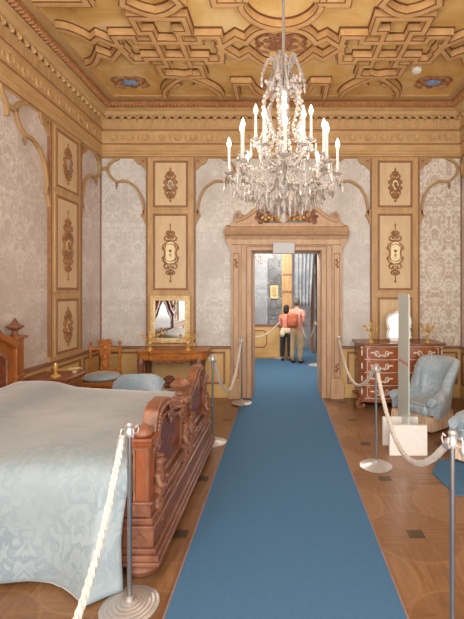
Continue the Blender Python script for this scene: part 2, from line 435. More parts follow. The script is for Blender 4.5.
wainscot(wr, YN, YB, [(.1, .9), (1.0, 1.8), (1.9, 2.7), (2.8, 3.6), (3.7, 4.3), (4.4, 5.0), (5.14, 5.86), (5.98, 6.5)])

# carved ornaments on the pilaster panels
def ornament(tf, s, z, h, w, kind, parent):
    m = MB(tf); p = .055
    m.tube([(s, p, z-h/2), (s, p, z+h/2)], [.006, .006], 6)
    m.ell((s, p, z+h/2), (.014, .012, .03), 8, 5); m.ell((s, p, z-h/2), (.02, .014, .02), 8, 5); m.ell((s, p, z-h/2+.05), (.012, .012, .012), 6, 4)
    for sg in (-1, 1):
        for zz, ww, up in ((z+h*.34, .5, 1), (z+h*.25, .8, 1), (z+h*.13, .6, -1), (z-h*.12, .6, 1), (z-h*.22, .85, -1), (z-h*.33, .55, -1)):
            pts = [(s, p, zz-up*.03)]
            cx = s+sg*w*.28*ww; 
            for i in range(9):
                a = math.radians(-90+i*35)
                rr = w*.22*ww*(1-i*.08)
                pts.append((cx+sg*rr*math.cos(a), p, zz+up*(rr*math.sin(a)+.02)))
            m.tube(pts, [.014]*4+[.011]*6, 5)
            m.ell((s+sg*w*.16*ww, p, zz+up*.03), (w*.08, .012, .03), 7, 4)
        m.tube(smooth_pts([(s, p, z+h*.2), (s+sg*w*.42, p, z+h*.14), (s+sg*w*.33, p, z), (s+sg*w*.42, p, z-h*.14), (s, p, z-h*.2)], 4), .012, 5)
        m.ell((s+sg*w*.48, p, z+h*.09), (.014, .012, .03), 7, 4); m.ell((s+sg*w*.48, p, z-h*.09), (.014, .012, .03), 7, 4)
    o = m.build('carved_ornament', 'ornwood', parent)
    e = MB(tf)
    if kind == 'oval':
        q = [(s+a, z+b) for a, b in arc(0, .115, .072, 0, 180, 8)+arc(0, -.115, .072, 180, 360, 8)]
        e.prism(q, .045, .066, 'xz'); e.build('enamel_oval', 'cream', parent, False)
        k = MB(tf); k.ell((s, .068, z+.035), (w*.1, .006, .022), 8, 5); k.tube([(s, .069, z+.05), (s, .069, z-.08)], .004, 5)
        k.tube([(s-.025, .069, z-.03), (s, .069, z-.05), (s+.025, .069, z-.03)], .004, 5); k.ell((s, .069, z-.02), (.02, .004, .006), 6, 4)
        k.build('painted_emblem', 'line', parent)
    else:
        q = [(s+a, z+b) for a, b in ((-w*.16, .06), (0, .085), (w*.16, .06), (w*.19, 0), (w*.1, -.06), (0, -.085), (-w*.1, -.06), (-w*.19, 0))]
        e.prism(q, .045, .066, 'xz'); e.build('shield', 'cream' if kind == 'shield' else 'gold_frame', parent, False)
        k = MB(tf); k.ell((s, .068, z+.015), (w*.14, .006, .04), 8, 5); k.ell((s+.012, .068, z-.03), (w*.12, .006, .03), 8, 5)
        k.build('painted_emblem', 'greyblue' if kind == 'blue' else 'line', parent)
def pilaster(tf, c, kinds):
    r = root(f'trim_{TR[0]}', kind='structure'); TR[0] += 1
    hw = .39
    m = MB(tf); m.box(c-hw, c+hw, 0, .035, .845, 3.95); m.box(c-hw-.03, c+hw+.03, 0, .05, .845, .90)
    m.build('pilaster_board', 'trim', r, False, bevel=.004)
    for z0, z1, k in ((.93, 1.63, kinds[2]), (1.78, 3.0, kinds[1]), (3.136, 3.87, kinds[0])):
        fr = MB(tf); fr.ribbon([(c-.27, z0), (c+.27, z0), (c+.27, z1), (c-.27, z1)], .035, .03, .055, 'xz', True)
        fr.build('panel_molding', 'line', r, False, bevel=.006)
        fr = MB(tf); fr.ribbon([(c-.30, z0-.03), (c+.30, z0-.03), (c+.30, z1+.03), (c-.30, z1+.03)], .03, .03, .05, 'xz', True)
        fr.build('panel_outer_molding', 'trim', r, False, bevel=.006)
        pn = MB(tf); pn.box(c-.255, c+.255, .02, .042, z0+.015, z1-.015); pn.build('panel', 'trim_light', r, False)
        zc = (z0+z1)/2
        if k: ornament(tf, c, zc-.02, (.52 if z1 > 3.2 else .92) if z1 > 1.7 else .5, .27 if 1.7 < z1 < 3.2 else .22, k if z1 > 1.7 or k != 'oval' else 'gold', r)
    e = MB(tf)
    for sg in (-1, 1): e.box(c+sg*hw-.012, c+sg*hw+.012, .0, .048, .9, 3.93)
    e.build('pilaster_edge', 'line', r, False)
    return r
pilaster(wb, -1.81, ('blue', 'oval', None)); pilaster(wb, 1.87, ('shield', 'oval', None))
pilaster(wl, 5.5, ('blue', 'gold', 'gold')); pilaster(wr, 5.5, ('blue', 'gold', 'gold'))
pilaster(wl, 1.9, ('blue', 'gold', 'gold')); pilaster(wr, 1.9, ('blue', 'gold', 'gold'))

# gothic arch tracery under the cornice: e = pilaster edge, sg = direction away from it
def tracery(tf, e, sg, full=False):
    r = root(f'trim_{TR[0]}', kind='structure'); TR[0] += 1
    def X(d): return e+sg*d
    w = .040; z0, z1 = 0, .045
    m = MB(tf)
    a = smooth_pts([(X(.05), 3.02), (X(.055), 3.12), (X(.07), 3.22), (X(.10), 3.32), (X(.19), 3.46), (X(.34), 3.55), (X(.50), 3.545)], 5)
    m.ribbon([tuple(p) for p in a], w, z0, z1, 'xz')
    b = smooth_pts([(X(.50), 3.545), (X(.59), 3.62), (X(.645), 3.72), (X(.635), 3.81), (X(.57), 3.88), (X(.46), 3.93)], 5)
    m.ribbon([tuple(p) for p in b], w, z0, z1, 'xz')
    m.ribbon([(X(.64), 3.765), (X(.79), 3.76)], .05, z0, z1, 'xz')
    if full:
        c = smooth_pts([(X(.79), 3.64), (X(.80), 3.76), (X(.87), 3.86), (X(.9), 3.94)], 5)
        m.ribbon([tuple(p) for p in c], w, z0, z1, 'xz')
    # corner bracket, corbel, pendant
    m.prism([(X(0), 3.95), (X(.22), 3.95), (X(.2), 3.88), (X(.15), 3.83), (X(.1), 3.82), (X(.06), 3.77), (X(0), 3.72)] if sg > 0 else
            [(X(0), 3.95), (X(0), 3.72), (X(.06), 3.77), (X(.1), 3.82), (X(.15), 3.83), (X(.2), 3.88), (X(.22), 3.95)], 0, .036, 'xz')
    m.prism([(X(0), 3.10), (X(.06), 3.08), (X(.10), 2.98), (X(.07), 2.95), (X(.05), 2.90), (X(.02), 2.83), (X(0), 2.80)], 0, .045, 'xz')
    m.build('arch_tracery', 'tracewood', r, False, bevel=.006)
    k = MB(tf)
    k.lathe([(.001, .0), (.012, .02), (.008, .04), (.022, .06), (.014, .075), (.018, .1)], (X(.50), .03, 3.42), 8)
    k.lathe([(.0, 0), (.02, .005), (.024, .012), (0, .018)], (X(.06), .034, 3.88), 10, 'y')
    k.lathe([(.0, 0), (.014, .005), (.016, .012), (0, .018)], (X(.05), .042, 3.0), 10, 'y')
    k.build('pendant', 'line', r)
for tf, e, sg, full in ((wb, -2.2, -1, 0), (wb, -1.42, 1, 1), (wb, 1.48, -1, 1), (wb, 2.26, 1, 0), (wl, 5.11, -1, 1), (wl, 5.89, 1, 0), (wr, 5.11, -1, 1), (wr, 5.89, 1, 0),
                        (wl, 2.29, 1, 1), (wr, 2.29, 1, 1)):
    tracery(tf, e, sg, full)
# selvedge strips where the silk ends beside the corners
sv = MB(); sv.box(XL, XL+.02, YB-.012, YB, .85, 3.95); sv.box(XR-.02, XR, YB-.012, YB, .85, 3.95)
struct(sv.build('trim_30', 'mauve', smooth=False))

# ------------------------------------------------------------------ doorway
d = root('door_1', kind='structure')
m = MB()
for sg in (-1, 1):
    def xx(a, b): return sorted((DC+sg*a, DC+sg*b))
    x0, x1 = xx(.74, .90); m.box(x0, x1, 6.50, 6.6, .28, 2.50)
    x0, x1 = xx(.64, .75); m.box(x0, x1, 6.54, 6.6, .0, 2.52)
    x0, x1 = xx(.57, .65); m.box(x0, x1, 6.51, 6.6, .0, 2.46)
    x0, x1 = xx(.72, .93); m.box(x0, x1, 6.46, 6.6, 0, .26)
    x0, x1 = xx(.72, .915); m.box(x0, x1, 6.475, 6.6, .26, .30)
    x0, x1 = xx(.56, .62); m.box(x0, x1, 6.6, 7.2, 0, 2.45)
m.build('door_jamb', 'door_wood', d, False, bevel=.006)
m = MB(); m.box(DC-.748, DC+.748, 6.536, 6.6, 2.44, 2.515); m.box(DC-.648, DC+.648, 6.506, 6.6, 2.412, 2.468); m.box(DC-.62, DC+.62, 6.6, 7.198, 2.42, 2.45)
m.box(DC-.902, DC+.902, 6.497, 6.6, 2.502, 2.60)
m.build('door_head', 'door_wood', d, False, bevel=.006)
m = MB()
m.prism([(6.6, 2.58), (6.50, 2.58), (6.47, 2.62), (6.46, 2.64), (6.40, 2.66), (6.38, 2.69), (6.38, 2.715), (6.42, 2.73), (6.44, 2.74), (6.46, 2.78), (6.50, 2.80), (6.6, 2.84)], DC-1.0, DC+1.0, 'yz')
m.box(DC-.92, DC+.92, 6.47, 6.6, 2.79, 2.85)
for sg in (-1, 1):
    x0 = DC+sg*.89; q = [(x0, 2.60), (x0+sg*.10, 2.60), (x0+sg*.09, 2.54), (x0+sg*.04, 2.49), (x0+sg*.02, 2.44), (x0, 2.40)]
    m.prism(q, 6.49, 6.58, 'xz')
m.build('door_cornice', 'door_wood', d, False, bevel=.004)
m = MB(); m.box(DC-1.005, DC+1.005, 6.375, 6.6, 2.685, 2.70); m.box(DC-.93, DC+.93, 6.465, 6.6, 2.785, 2.795)
for sg in (-1, 1):
    for a in (.775, .865): m.box(DC+sg*a-.006, DC+sg*a+.006, 6.494, 6.51, .34, 2.36)
    for z in (.34, 2.36): m.box(DC+sg*.82-.05, DC+sg*.82+.05, 6.494, 6.51, z-.006, z+.006)
    m.box(DC+sg*.648-.006, DC+sg*.648+.006, 6.505, 6.54, 0, 2.47); m.box(DC+sg*.745-.006, DC+sg*.745+.006, 6.53, 6.56, .3, 2.5)
    m.box(DC+sg*.565-.008, DC+sg*.565+.008, 6.505, 6.53, 0, 2.42)
m.box(DC-.65, DC+.65, 6.505, 6.54, 2.465, 2.477)
m.build('door_molding_line', 'line', d, False)
m = MB()
for sg in (-1, 1):       # stylised leaf drops at the top and foot of the jamb
    for z, u in ((2.28, -1), (.42, 1)):
        m.tube([(DC+sg*.82, 6.49, z), (DC+sg*.82, 6.49, z+u*.16)], .005, 5)
        for k in range(4): m.ell((DC+sg*.82+(.016 if k % 2 else -.016), 6.492, z+u*(.03+k*.035)), (.014, .008, .02), 6, 4)
m.build('carved_leaf', 'carve', d)
m = MB()
for sg in (-1, 1):       # broken scroll pediment
    pts = [(DC+sg*x, 6.50, z) for x, z in ((.86, 2.86), (.80, 2.90), (.70, 2.93), (.60, 2.99), (.52, 3.06), (.44, 3.10), (.37, 3.08), (.36, 3.02), (.41, 2.99), (.45, 3.02))]
    m.tube(smooth_pts(pts, 4), .035, 8, 1.0)
    pts = [(DC+sg*x, 6.49, z) for x, z in ((.80, 2.88), (.84, 2.96), (.80, 3.03), (.745, 3.0), (.76, 2.95))]
    m.tube(smooth_pts(pts, 4), .022, 7)
    m.prism([(DC+sg*.84, 2.85), (DC+sg*.78, 2.91), (DC+sg*.64, 2.95), (DC+sg*.5, 3.03), (DC+sg*.4, 3.03), (DC+sg*.3, 2.85)], 6.5, 6.58, 'xz')
    for k in range(7):
        m.ell((DC+sg*(.12+k*.055), 6.47, 2.93+.05*math.sin(k*1.9)+(.04 if k < 4 else 0)), (.035, .03, .045), 8, 5)
m.build('scroll_pediment', 'door_wood', d)
m = MB()
for k in range(34):
    x = DC-.48+.96*k/33; m.ell((x, 6.46+.02*math.sin(k*5), 2.93+.06*math.sin(k*2.3)+.07*(1-abs(k-16.5)/17)), (.04, .03, .03+.012*(k % 3)), 7, 5)
m.build('carved_foliage', 'carve', d)
m = MB(); m.ell((DC-.06, 6.43, 2.92), (.13, .06, .07), 14, 8)
for k in range(9):
    a = math.radians(10+k*20); m.ell((DC-.06+.12*math.cos(a), 6.42, 2.95+.15*math.sin(a)), (.022, .022, .04), 7, 5)
for sg in (-1, 1):
    for k in range(4): m.ell((DC-.06+sg*(.18+.05*k), 6.425, 2.9+.03*(k % 2)), (.03, .025, .025), 7, 5)
m.build('gilt_shell', 'gold', d)

# ------------------------------------------------------------------ ceiling strapwork
Z0, Z1 = 4.70, 4.80
XC = -1.343
def strapset(segs, name_i, body='strap'):
    r = root(f'trim_{name_i}', kind='structure')
    a = MB(); b = MB(); g = MB(); j = 0
    dk = MB(); li = MB()
    for pts in segs:
        j += 1; e = j*.0006
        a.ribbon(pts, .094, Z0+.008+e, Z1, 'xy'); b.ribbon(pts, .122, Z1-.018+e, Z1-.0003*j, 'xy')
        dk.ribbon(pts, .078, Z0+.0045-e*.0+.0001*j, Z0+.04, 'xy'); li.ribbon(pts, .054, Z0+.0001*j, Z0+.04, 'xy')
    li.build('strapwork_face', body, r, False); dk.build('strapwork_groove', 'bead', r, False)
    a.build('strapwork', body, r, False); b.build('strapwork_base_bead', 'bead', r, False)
    return r
def mir(seg, c): return [(2*c-x, y) for x, y in seg]
def half_knot():
    o = lambda a: XC+a
    S = []
    S.append([(o(0), 4.35), (o(.283), 4.35), (o(.283), 4.59), (o(.155), 4.59), (o(.155), 5.27), (o(.283), 5.27), (o(.283), 5.52), (o(0), 5.56)])
    S.append([(o(0), 4.77), (o(.385), 4.77), (o(.385), 4.67), (o(.61), 4.67), (o(.62), 4.88), (o(.575), 5.185), (o(.385), 5.185), (o(.385), 5.10), (o(0), 5.10)])
    # arcs towards the back wall
    S.append([tuple(p) for p in smooth_pts([(o(-.14), 5.52), (o(.08), 5.60), (o(.27), 5.78), (o(.39), 5.95), (o(.43), 6.12)], 5)])
    S.append([(o(.1), 5.72), (o(.2), 5.80)])
    # lens towards the room centre
    S.append([tuple(p) for p in [(o(.575), 5.0), (o(.60), 4.88), (o(.81), 4.69), (o(.925), 4.78)]+[tuple(q) for q in smooth_pts([(o(.925), 4.78), (o(1.0), 4.66), (o(1.12), 4.56), (0, 4.52)], 5)[1:]]])
    S.append([(o(.575), 4.80), (o(.62), 4.90), (o(.81), 5.12), (o(.935), 5.01)]+[tuple(q) for q in smooth_pts([(o(.935), 5.01), (o(1.03), 5.15), (o(1.14), 5.26), (0, 5.33)], 5)[1:]])
    # pointed oval beyond the knot, towards the camera
    S.append([tuple(q) for q in smooth_pts([(o(0), 4.31), (o(.14), 4.26), (o(.30), 4.14)], 4)]+[(o(.24), 4.0)]+[tuple(q) for q in smooth_pts([(o(.24), 4.0), (o(.12), 3.9), (o(0), 3.86)], 4)[1:]])
    return S
HK = half_knot()
kn = HK+[mir(s, XC) for s in HK if True]
# trim the mirrored lens at the ceiling border
def clip(seg, x0):
    out = []
    for p in seg:
        if p[0] < x0: break
        out.append(p)
    return out
kn2 = []
for s in kn:
    s2 = clip(s, XL+.40)
    if len(s2) > 1: kn2.append(s2)
strapset(kn2, 31); strapset([mir(s, 0) for s in kn2], 32)
# centre: great circle, bars, bracket towards the back wall
cen = []
big = [(-.69, 3.6), (-.69, 4.14), (-.42, 4.14)]+[(x, y) for x, y in arc(0, 4.09, .43, 172, 90, 12)]
cen += [big, mir(big, 0), [(x, y) for x, y in arc(0, 4.09, .43, 180, 360, 24)]]
low = [(-.665, 6.16), (-.665, 5.73), (-.46, 5.73)]+[(x, y) for x, y in arc(0, 5.76, .44, 176, 90, 10)]
cen += [low, mir(low, 0)]
# bars near the side walls and the mirrored near half
s1 = [(-2.0, 3.6), (-2.0, 4.13), (-2.55, 4.13)]; cen += [s1, mir(s1, 0)]
strapset(cen, 33)
near = [[(x, 2*4.09-y) for x, y in s] for s in kn2]+[[(-x, 2*4.09-y) for x, y in s] for s in kn2]
near = [q for q in near if max(y for x, y in q) < 4.03 and q[0] is not None]
strapset(near, 34)

def crest(x, y, s, label):
    r = root('ceiling_crest', label, 'crest', (x, y, ZC), group='painted crests on the ceiling')
    m = MB()
    for k in range(12):
        a = 2*PI*k/12; rr = 1+.25*math.cos(4*a)
        m.ell((.17*s*rr*math.cos(a), .11*s*rr*math.sin(a), -.004), (.05*s, .035*s, .012), 8, 5)
    for sg in (-1, 1):
        m.tube(smooth_pts([(0, -.1*s, -.008), (sg*.14*s, -.15*s, -.012), (sg*.24*s, -.08*s, -.012), (sg*.2*s, 0, -.01), (sg*.25*s, .08*s, -.01), (sg*.12*s, .14*s, -.01)], 4), .014*s, 6)
    m.build('scrollwork', 'redpaint', r)
    m = MB(); m.ell((0, 0, -.012), (.115*s, .08*s, .02), 16, 6); m.build('medallion', 'bluestain', r)
    return r
crest(-2.2, 5.84, 1.0, 'painted ceiling crest with blue oval in the left back corner of the ceiling')
crest(2.22, 5.84, 1.0, 'painted ceiling crest with blue oval in the right back corner of the ceiling')
c3 = crest(0, 4.93, 1.25, 'large reddish scroll crest on the ceiling behind the chandelier rod')
for k in kids(c3):
    if k.name.startswith('medallion'): k.data.materials[0] = M['redpaint']
crest(0, 5.9, 1.15, 'scroll crest on the ceiling half hidden by the chandelier crown')
m = MB(); m.lathe([(0, 4.755), (.05, 4.757), (.065, 4.77), (.07, 4.80)], (1.87, 5.5, 0), 20)
tag(m.build('smoke_detector', 'detector'), 'round white smoke detector on the ceiling near the right corner crest', 'smoke detector')

# ------------------------------------------------------------------ blue runner
r = root('carpet_runner', 'long blue carpet runner leading through the doorway', 'carpet')
out = [(-.62, .2), (.67, .2), (.67, 6.44), (DC+.555, 6.46), (DC+.555, 7.2), (DC-.555, 7.2), (DC-.555, 6.46), (-.62, 6.44)]
m = MB(); m.prism(out, 0.001, .014, 'xy'); m.build('carpet', 'carpet', r, False)
m = MB(); m.box(.67, .68, .2, 6.44, .001, .015); m.box(-.63, -.62, .2, 6.44, .001, .015); m.build('binding', 'binding', r, False)
m = MB(); m.prism([(1.45, 3.83), (1.62, 4.12), (2.75, 4.12), (2.75, 3.42), (1.49, 3.42)], .001, .014, 'xy')
tag(m.build('blue_rug', 'carpet', smooth=False), 'small blue rug under the armchair at the right edge', 'rug')

# ------------------------------------------------------------------ bed
bed = root('carved_bed', 'carved walnut double bed with cherub footboard against the left wall', 'bed', (-.86, 3.405, 0))
def bx(m): return m
OX, OY = -.86, 3.405                 # bed parts are written around the footboard centre
B0, B1 = -.895, .895                   # end posts
def postf(y, w=.104, tall=.80):
    m = MB(); h = w/2
    m.box(-h, h, y-h, y+h, .33, tall)
    m.taper(-h-.035, h+.035, y-h-.035, y+h+.035, .30, .345, -.03, -.03)
    m.box(-h-.02, h+.02, y-h-.02, y+h+.02, .17, .30)
    m.taper(-h, h, y-h, y+h, tall-.03, tall+.02, .025, .025); m.box(-h-.02, h+.02, y-h-.02, y+h+.02, tall+.02, tall+.045)
    return m
for y in (B0, 0, B1):
    p = postf(y).build('post', 'postwood', bed, False, bevel=.006)
    for sg in (-1, 1):
        if y == sg*B0: continue
    q = MB(); fy = y-.053
    q.ribbon([(-.04, .38), (.04, .38), (.04, .78), (-.04, .78)], .012, fy, fy-.008, 'xz', True)
    q.prism([(-.045, .235), (0, .19), (.045, .235), (0, .28)], fy-.036, fy-.03, 'xz')
    q.build('post_molding', 'carve', p, False)
    q = MB()
    if y == 0: q.lathe([(.02, .86), (.045, .875), (.03, .90), (.07, .93), (.085, .96), (.06, .985), (.02, 1.0), (.028, 1.02), (0, 1.035)], (0, y, 0), 16)
    else: q.lathe([(.03, .845), (.055, .85), (.062, .865), (.054, .885), (.035, .902), (.015, .915), (0, .925)], (0, y, 0), 16)
    q.build('finial', 'carve', p)
    q = MB(); q.lathe([(.05, .11), (.09, .095), (.118, .06), (.10, .025), (.05, .003)], (0, y, 0), 16); q.build('bun_foot', 'red', bed)
# plinth mouldings
m = MB()
for x, z0, z1 in ((.135, .10, .125), (.125, .125, .16), (.105, .16, .19), (.085, .19, .30), (.10, .30, .325), (.08, .325, .36), (.06, .36, .44), (.078, .44, .46)):
    m.box(-.11, x, B0-.057-(x-.06)*.9, B1+.057+(x-.06)*.9, z0, z1)
m.build('plinth', 'red', bed, False, bevel=.006)
def sil(c, sg):       # outline of one half of the footboard
    return [(c+sg*a, z) for a, z in ((-.395, .44), (-.395, .80), (-.30, .83), (-.16, .865), (-.05, .89), (.02, .945), (.10, .972), (.22, .972), (.29, .945), (.325, .88), (.355, .81), (.395, .78), (.395, .44))]
for c in (-.46, .46):
    S_ = sil(c, 1 if c > 0 else -1)
    m = MB(); m.prism(S_, -.025, .03, 'yz'); fb = m.build('footboard', 'red', bed, False, bevel=.004)
    m = MB(); m.ribbon(S_[1:-1], .055, -.045, .055, 'yz'); m.build('footboard_crest', 'carve', fb, False, bevel=.012)
    m = MB(); so = 1 if c > 0 else -1
    for q in smooth_pts([Vector((y, z)) for y, z in S_[1:-1]], 3): m.ell((.062, q.x, q.y-.012), (.012, .014, .016), 7, 4)
    for cy, cz, rr in ((c+so*.34, .74, .045), (c-so*.30, .78, .05), (c+so*.02, .86, .035)):
        m.tube([(.058, cy+rr*(1-i*.055)*math.cos(i*.7), cz+rr*(1-i*.055)*math.sin(i*.7)) for i in range(15)], .011, 6)
        for i in range(4): m.ell((.055, cy+rr*1.3*math.cos(i*1.6), cz+rr*1.3*math.sin(i*1.6)), (.012, .02, .028), 7, 4)
    for i in range(13): m.ell((.07, c-.36+.06*i, .405), (.012, .02, .026), 7, 4)
    m.build('carved_foliage', 'carve', fb)
    ip = [(c+(y-c)*.78, .50+(z-.44)*.72) for y, z in S_]
    m = MB(); m.prism(ip, .028, .04, 'yz'); m.build('burl_panel', 'burl', fb, False)
    m = MB(); m.ribbon(ip, .028, .028, .055, 'yz', True); m.build('panel_molding', 'carve', fb, False, bevel=.006)
# carved cherubs beside the posts
def skin_obj(name, verts, edges, radii, mat, parent, root_i=0, sub=1):
    me = bpy.data.meshes.new(name); me.from_pydata(verts, edges, []); me.materials.append(M[mat])
    o = bpy.data.objects.new(name, me); C.objects.link(o); o.parent = parent
    o.modifiers.new('skin', 'SKIN')
    if not me.skin_vertices: 
        bm = bmesh.new(); bm.from_mesh(me); bm.verts.layers.skin.verify(); bm.to_mesh(me); bm.free()
    sv_ = me.skin_vertices[0].data
    for i, rr in enumerate(radii):
        rr = rr if isinstance(rr, tuple) else (rr, rr)
        sv_[i].radius = rr; sv_[i].use_root = (i == root_i)
    o.modifiers['skin'].use_smooth_shade = True
    s = o.modifiers.new('sub', 'SUBSURF'); s.levels = sub; s.render_levels = sub
    return o
def cherub(y, sg):
    # bust of a child: torso, folded arms, tapering to a leaf below
    V = [(.085, y, .56), (.09, y, .64), (.085, y, .70), (.09, y, .73), (.095, y, .775), (.095, y, .82),
         (.095, y-.045, .685), (.12, y-.06, .62), (.14, y-.015, .60), (.095, y+.045, .685), (.12, y+.06, .63), (.14, y+.02, .655),
         (.08, y-.02, .49), (.09, y-.03, .42), (.08, y+.02, .49), (.1, y+.02, .43)]
    E = [(0, 1), (1, 2), (2, 3), (3, 4), (4, 5), (2, 6), (6, 7), (7, 8), (2, 9), (9, 10), (10, 11), (0, 12), (12, 13), (0, 14), (14, 15)]
    R_ = [.038, .042, .038, .02, .036, .03, .024, .018, .014, .024, .018, .014, .028, .018, .028, .018]
    V = [(x-.026, yy, .355+(z-.42)*.80) for x, yy, z in V]
    o = skin_obj('carved_cherub', V, E, [q*1.12 for q in R_], 'carve', bed)
    m = MB(lambda x, yy, z: (x-.026, yy, .355+(z-.42)*.80))
    for k in range(16):
        a = random.uniform(0, 2*PI); t_ = random.uniform(.1, 1.3)
        m.ell((.09+.036*math.sin(t_)*math.cos(a), y+.036*math.sin(t_)*math.sin(a), .80+.036*math.cos(t_)), .012, 6, 4)
    m.ell((.132, y, .79), (.008, .007, .008), 6, 4)
    for q in (-1, 1): m.ell((.126, y+q*.013, .80), (.005, .006, .005), 6, 4); m.ell((.128, y+q*.018, .785), (.008, .01, .009), 6, 4)
    m.build('cherub_curls', 'carve', o)
    m = MB(lambda x, yy, z: (x-.02, yy, .355+(z-.42)*.80))
    for k in range(5): m.ell((.085, y+(k-2)*.018, .40-abs(k-2)*-.012), (.02, .014, .05), 7, 5)
    m.tube(smooth_pts([(.08, y, .42), (.09, y+.05*sg, .36), (.1, y+.02*sg, .30), (.09, y-.03*sg, .33)], 4), .014, 6)
    m.build('leaf_bracket', 'carve', o)
for y, sg in ((B0+.09, 1), (-.10, -1), (.10, 1), (B1-.09, -1)): cherub(y, sg)
# side rails, slats, mattress
for y in (B0, B1): m = MB(); m.box(-1.98, -.03, y-.03, y+.02, .22, .42); m.build('side_rail', 'red', bed, False)
m = MB(); m.box(-1.95, -.06, B0+.03, B1-.03, .25, .66); m.build('mattress', 'offwhite', bed, True, bevel=.05)
# headboard
hb = MB()
gp = [(B0, .2), (B0, 1.14), (B0+.12, 1.22), (B0+.3, 1.3), (B0+.55, 1.55), (0, 1.75), (B1-.55, 1.55), (B1-.3, 1.3), (B1-.12, 1.22), (B1, 1.14), (B1, .2)]
hb.prism(gp, -2.04, -1.98, 'yz'); hbo = hb.build('headboard', 'head', bed, False, bevel=.004)
m = MB(); m.ribbon(gp[1:-1], .07, -2.06, -1.93, 'yz'); m.build('headboard_crest', 'head', hbo, False, bevel=.012)
ip = [(y*.8, .3+(z-.2)*.8) for y, z in gp]
m = MB(); m.prism(ip, -1.98, -1.965, 'yz'); m.build('burl_panel', 'burl', hbo, False)
m = MB(); m.ribbon(ip, .03, -1.98, -1.95, 'yz', True); m.build('panel_molding', 'carve', hbo, False, bevel=.006)
for y in (B0, B1):
    m = MB(); m.box(-2.06, -1.94, y-.06, y+.06, 0, 1.24); m.box(-2.09, -1.91, y-.09, y+.09, 1.24, 1.27); m.box(-2.07, -1.93, y-.07, y+.07, .82, .85)
    p = m.build('headboard_post', 'head', bed, False, bevel=.006)
    q = MB(); q.lathe([(.05, 1.27), (.03, 1.30), (.025, 1.32), (.085, 1.36), (.09, 1.375), (.05, 1.39), (.03, 1.41), (.015, 1.44), (0, 1.47)], (-2.0, y, 0), 14); q.build('finial', 'carve', p)

# bedspread: one cloth over the top and down to the floor on the near side
def bedspread():
    U = 90; vs = []; fs = []
    xs = [-2.78+(1.87)*i/U for i in range(U+1)]
    prof = []
    for k in range(9): prof.append(('far', k/8))
    for k in range(1, 29): prof.append(('top', k/28))
    for k in range(1, 31): prof.append(('near', k/30))
    def topz(x, y):
        z = .715+.04*math.exp(-((x+2.0)/.5)**2*0) * 0
        z += .085/(1+math.exp((x+2.30)/.07))
        z += .012*math.sin(x*3.1+y*2)+.008*math.sin(y*6+x*2.3)
        e = min(y-2.42, 4.38-y); z -= .075*math.exp(-e/.075) if e > 0 else .075
        return z
    for kind, t_ in prof:
        for i, x in enumerate(xs):
            q = (x+2.78)/1.87
            if kind == 'far': p = (x, 4.40-.0*t_, .35+(topz(x, 4.38)-.35)*t_)
            elif kind == 'top':
                y = 4.38-(4.38-2.44)*t_; xx_ = min(x, -.945)
                p = (xx_, y, topz(x, y))
            else:
                z1 = topz(x, 2.43); zb = .022
                z = z1+(zb-z1)*t_
                fold = math.sin(x*11+.7)*.5+math.sin(x*23+1.3)*.3+math.sin(x*5.1)*.4
                fl = .03+.03*q+.16*max(0, 1-abs(x+1.08)/.28)**1.3
                y = 2.442-.04*(1-math.exp(-t_*9))-fl*t_**1.7-fold*.014*t_-.012*math.sin(t_*9+x*4)*t_
                xq = x+(.05*t_*t_ if q > .9 else 0)*0-.05*max(0, q-.93)/.07*math.sin(t_*PI)*.6
                zb_l = z+(.012*math.sin(x*7)*t_**3 if q < .8 else 0)
                p = (xq, y, max(.012, zb_l))
            w1 = mnoise.noise(Vector((p[0]*2.2, p[1]*3.4, p[2]*2)))*.010+mnoise.noise(Vector((p[0]*6, p[1]*7, p[2]*5+4)))*.003
            p = (p[0], p[1]-(w1*1.6 if kind == 'near' else 0), max(.012, p[2]+(w1 if kind == 'top' else 0)))
            vs.append(p)
    n = U+1
    for j in range(len(prof)-1):
        for i in range(U): fs.append((j*n+i, j*n+i+1, (j+1)*n+i+1, (j+1)*n+i))
    m = MB(); m.add(vs, fs); o = m.build('bedspread', 'spread', None, True, angle=180)
    s = o.modifiers.new('thick', 'SOLIDIFY'); s.thickness = .012
    tag(o, 'pale blue damask bedspread over the carved bed, hanging to the floor', 'bedspread')
bedspread()

# ------------------------------------------------------------------ nightstand, candlesticks
ns = root('nightstand', 'low walnut nightstand between the bed and the left wall pilaster', 'nightstand', (-2.7, 4.82, 0))
m = MB(); m.box(-.2, .2, -.22, .22, .12, .70); m.build('cabinet', 'honeywood', ns, False, bevel=.01)
m = MB(); m.box(-.22, .24, -.24, .24, .70, .74); m.build('top', 'mahog', ns, False, bevel=.01)
for a in (-.16, .16):
    for b in (-.18, .18): q = MB(); q.lathe([(.02, 0), (.035, .03), (.02, .08), (.03, .12)], (a, b, 0), 10); q.build('leg', 'honeywood', ns)
m = MB(); m.box(.2, .212, -.18, .18, .5, .66); dr = m.build('drawer', 'mahog', ns, False, bevel=.005)
m = MB(); m.ell((.225, 0, .58), (.018, .018, .018), 8, 5); m.build('knob', 'gold', dr)

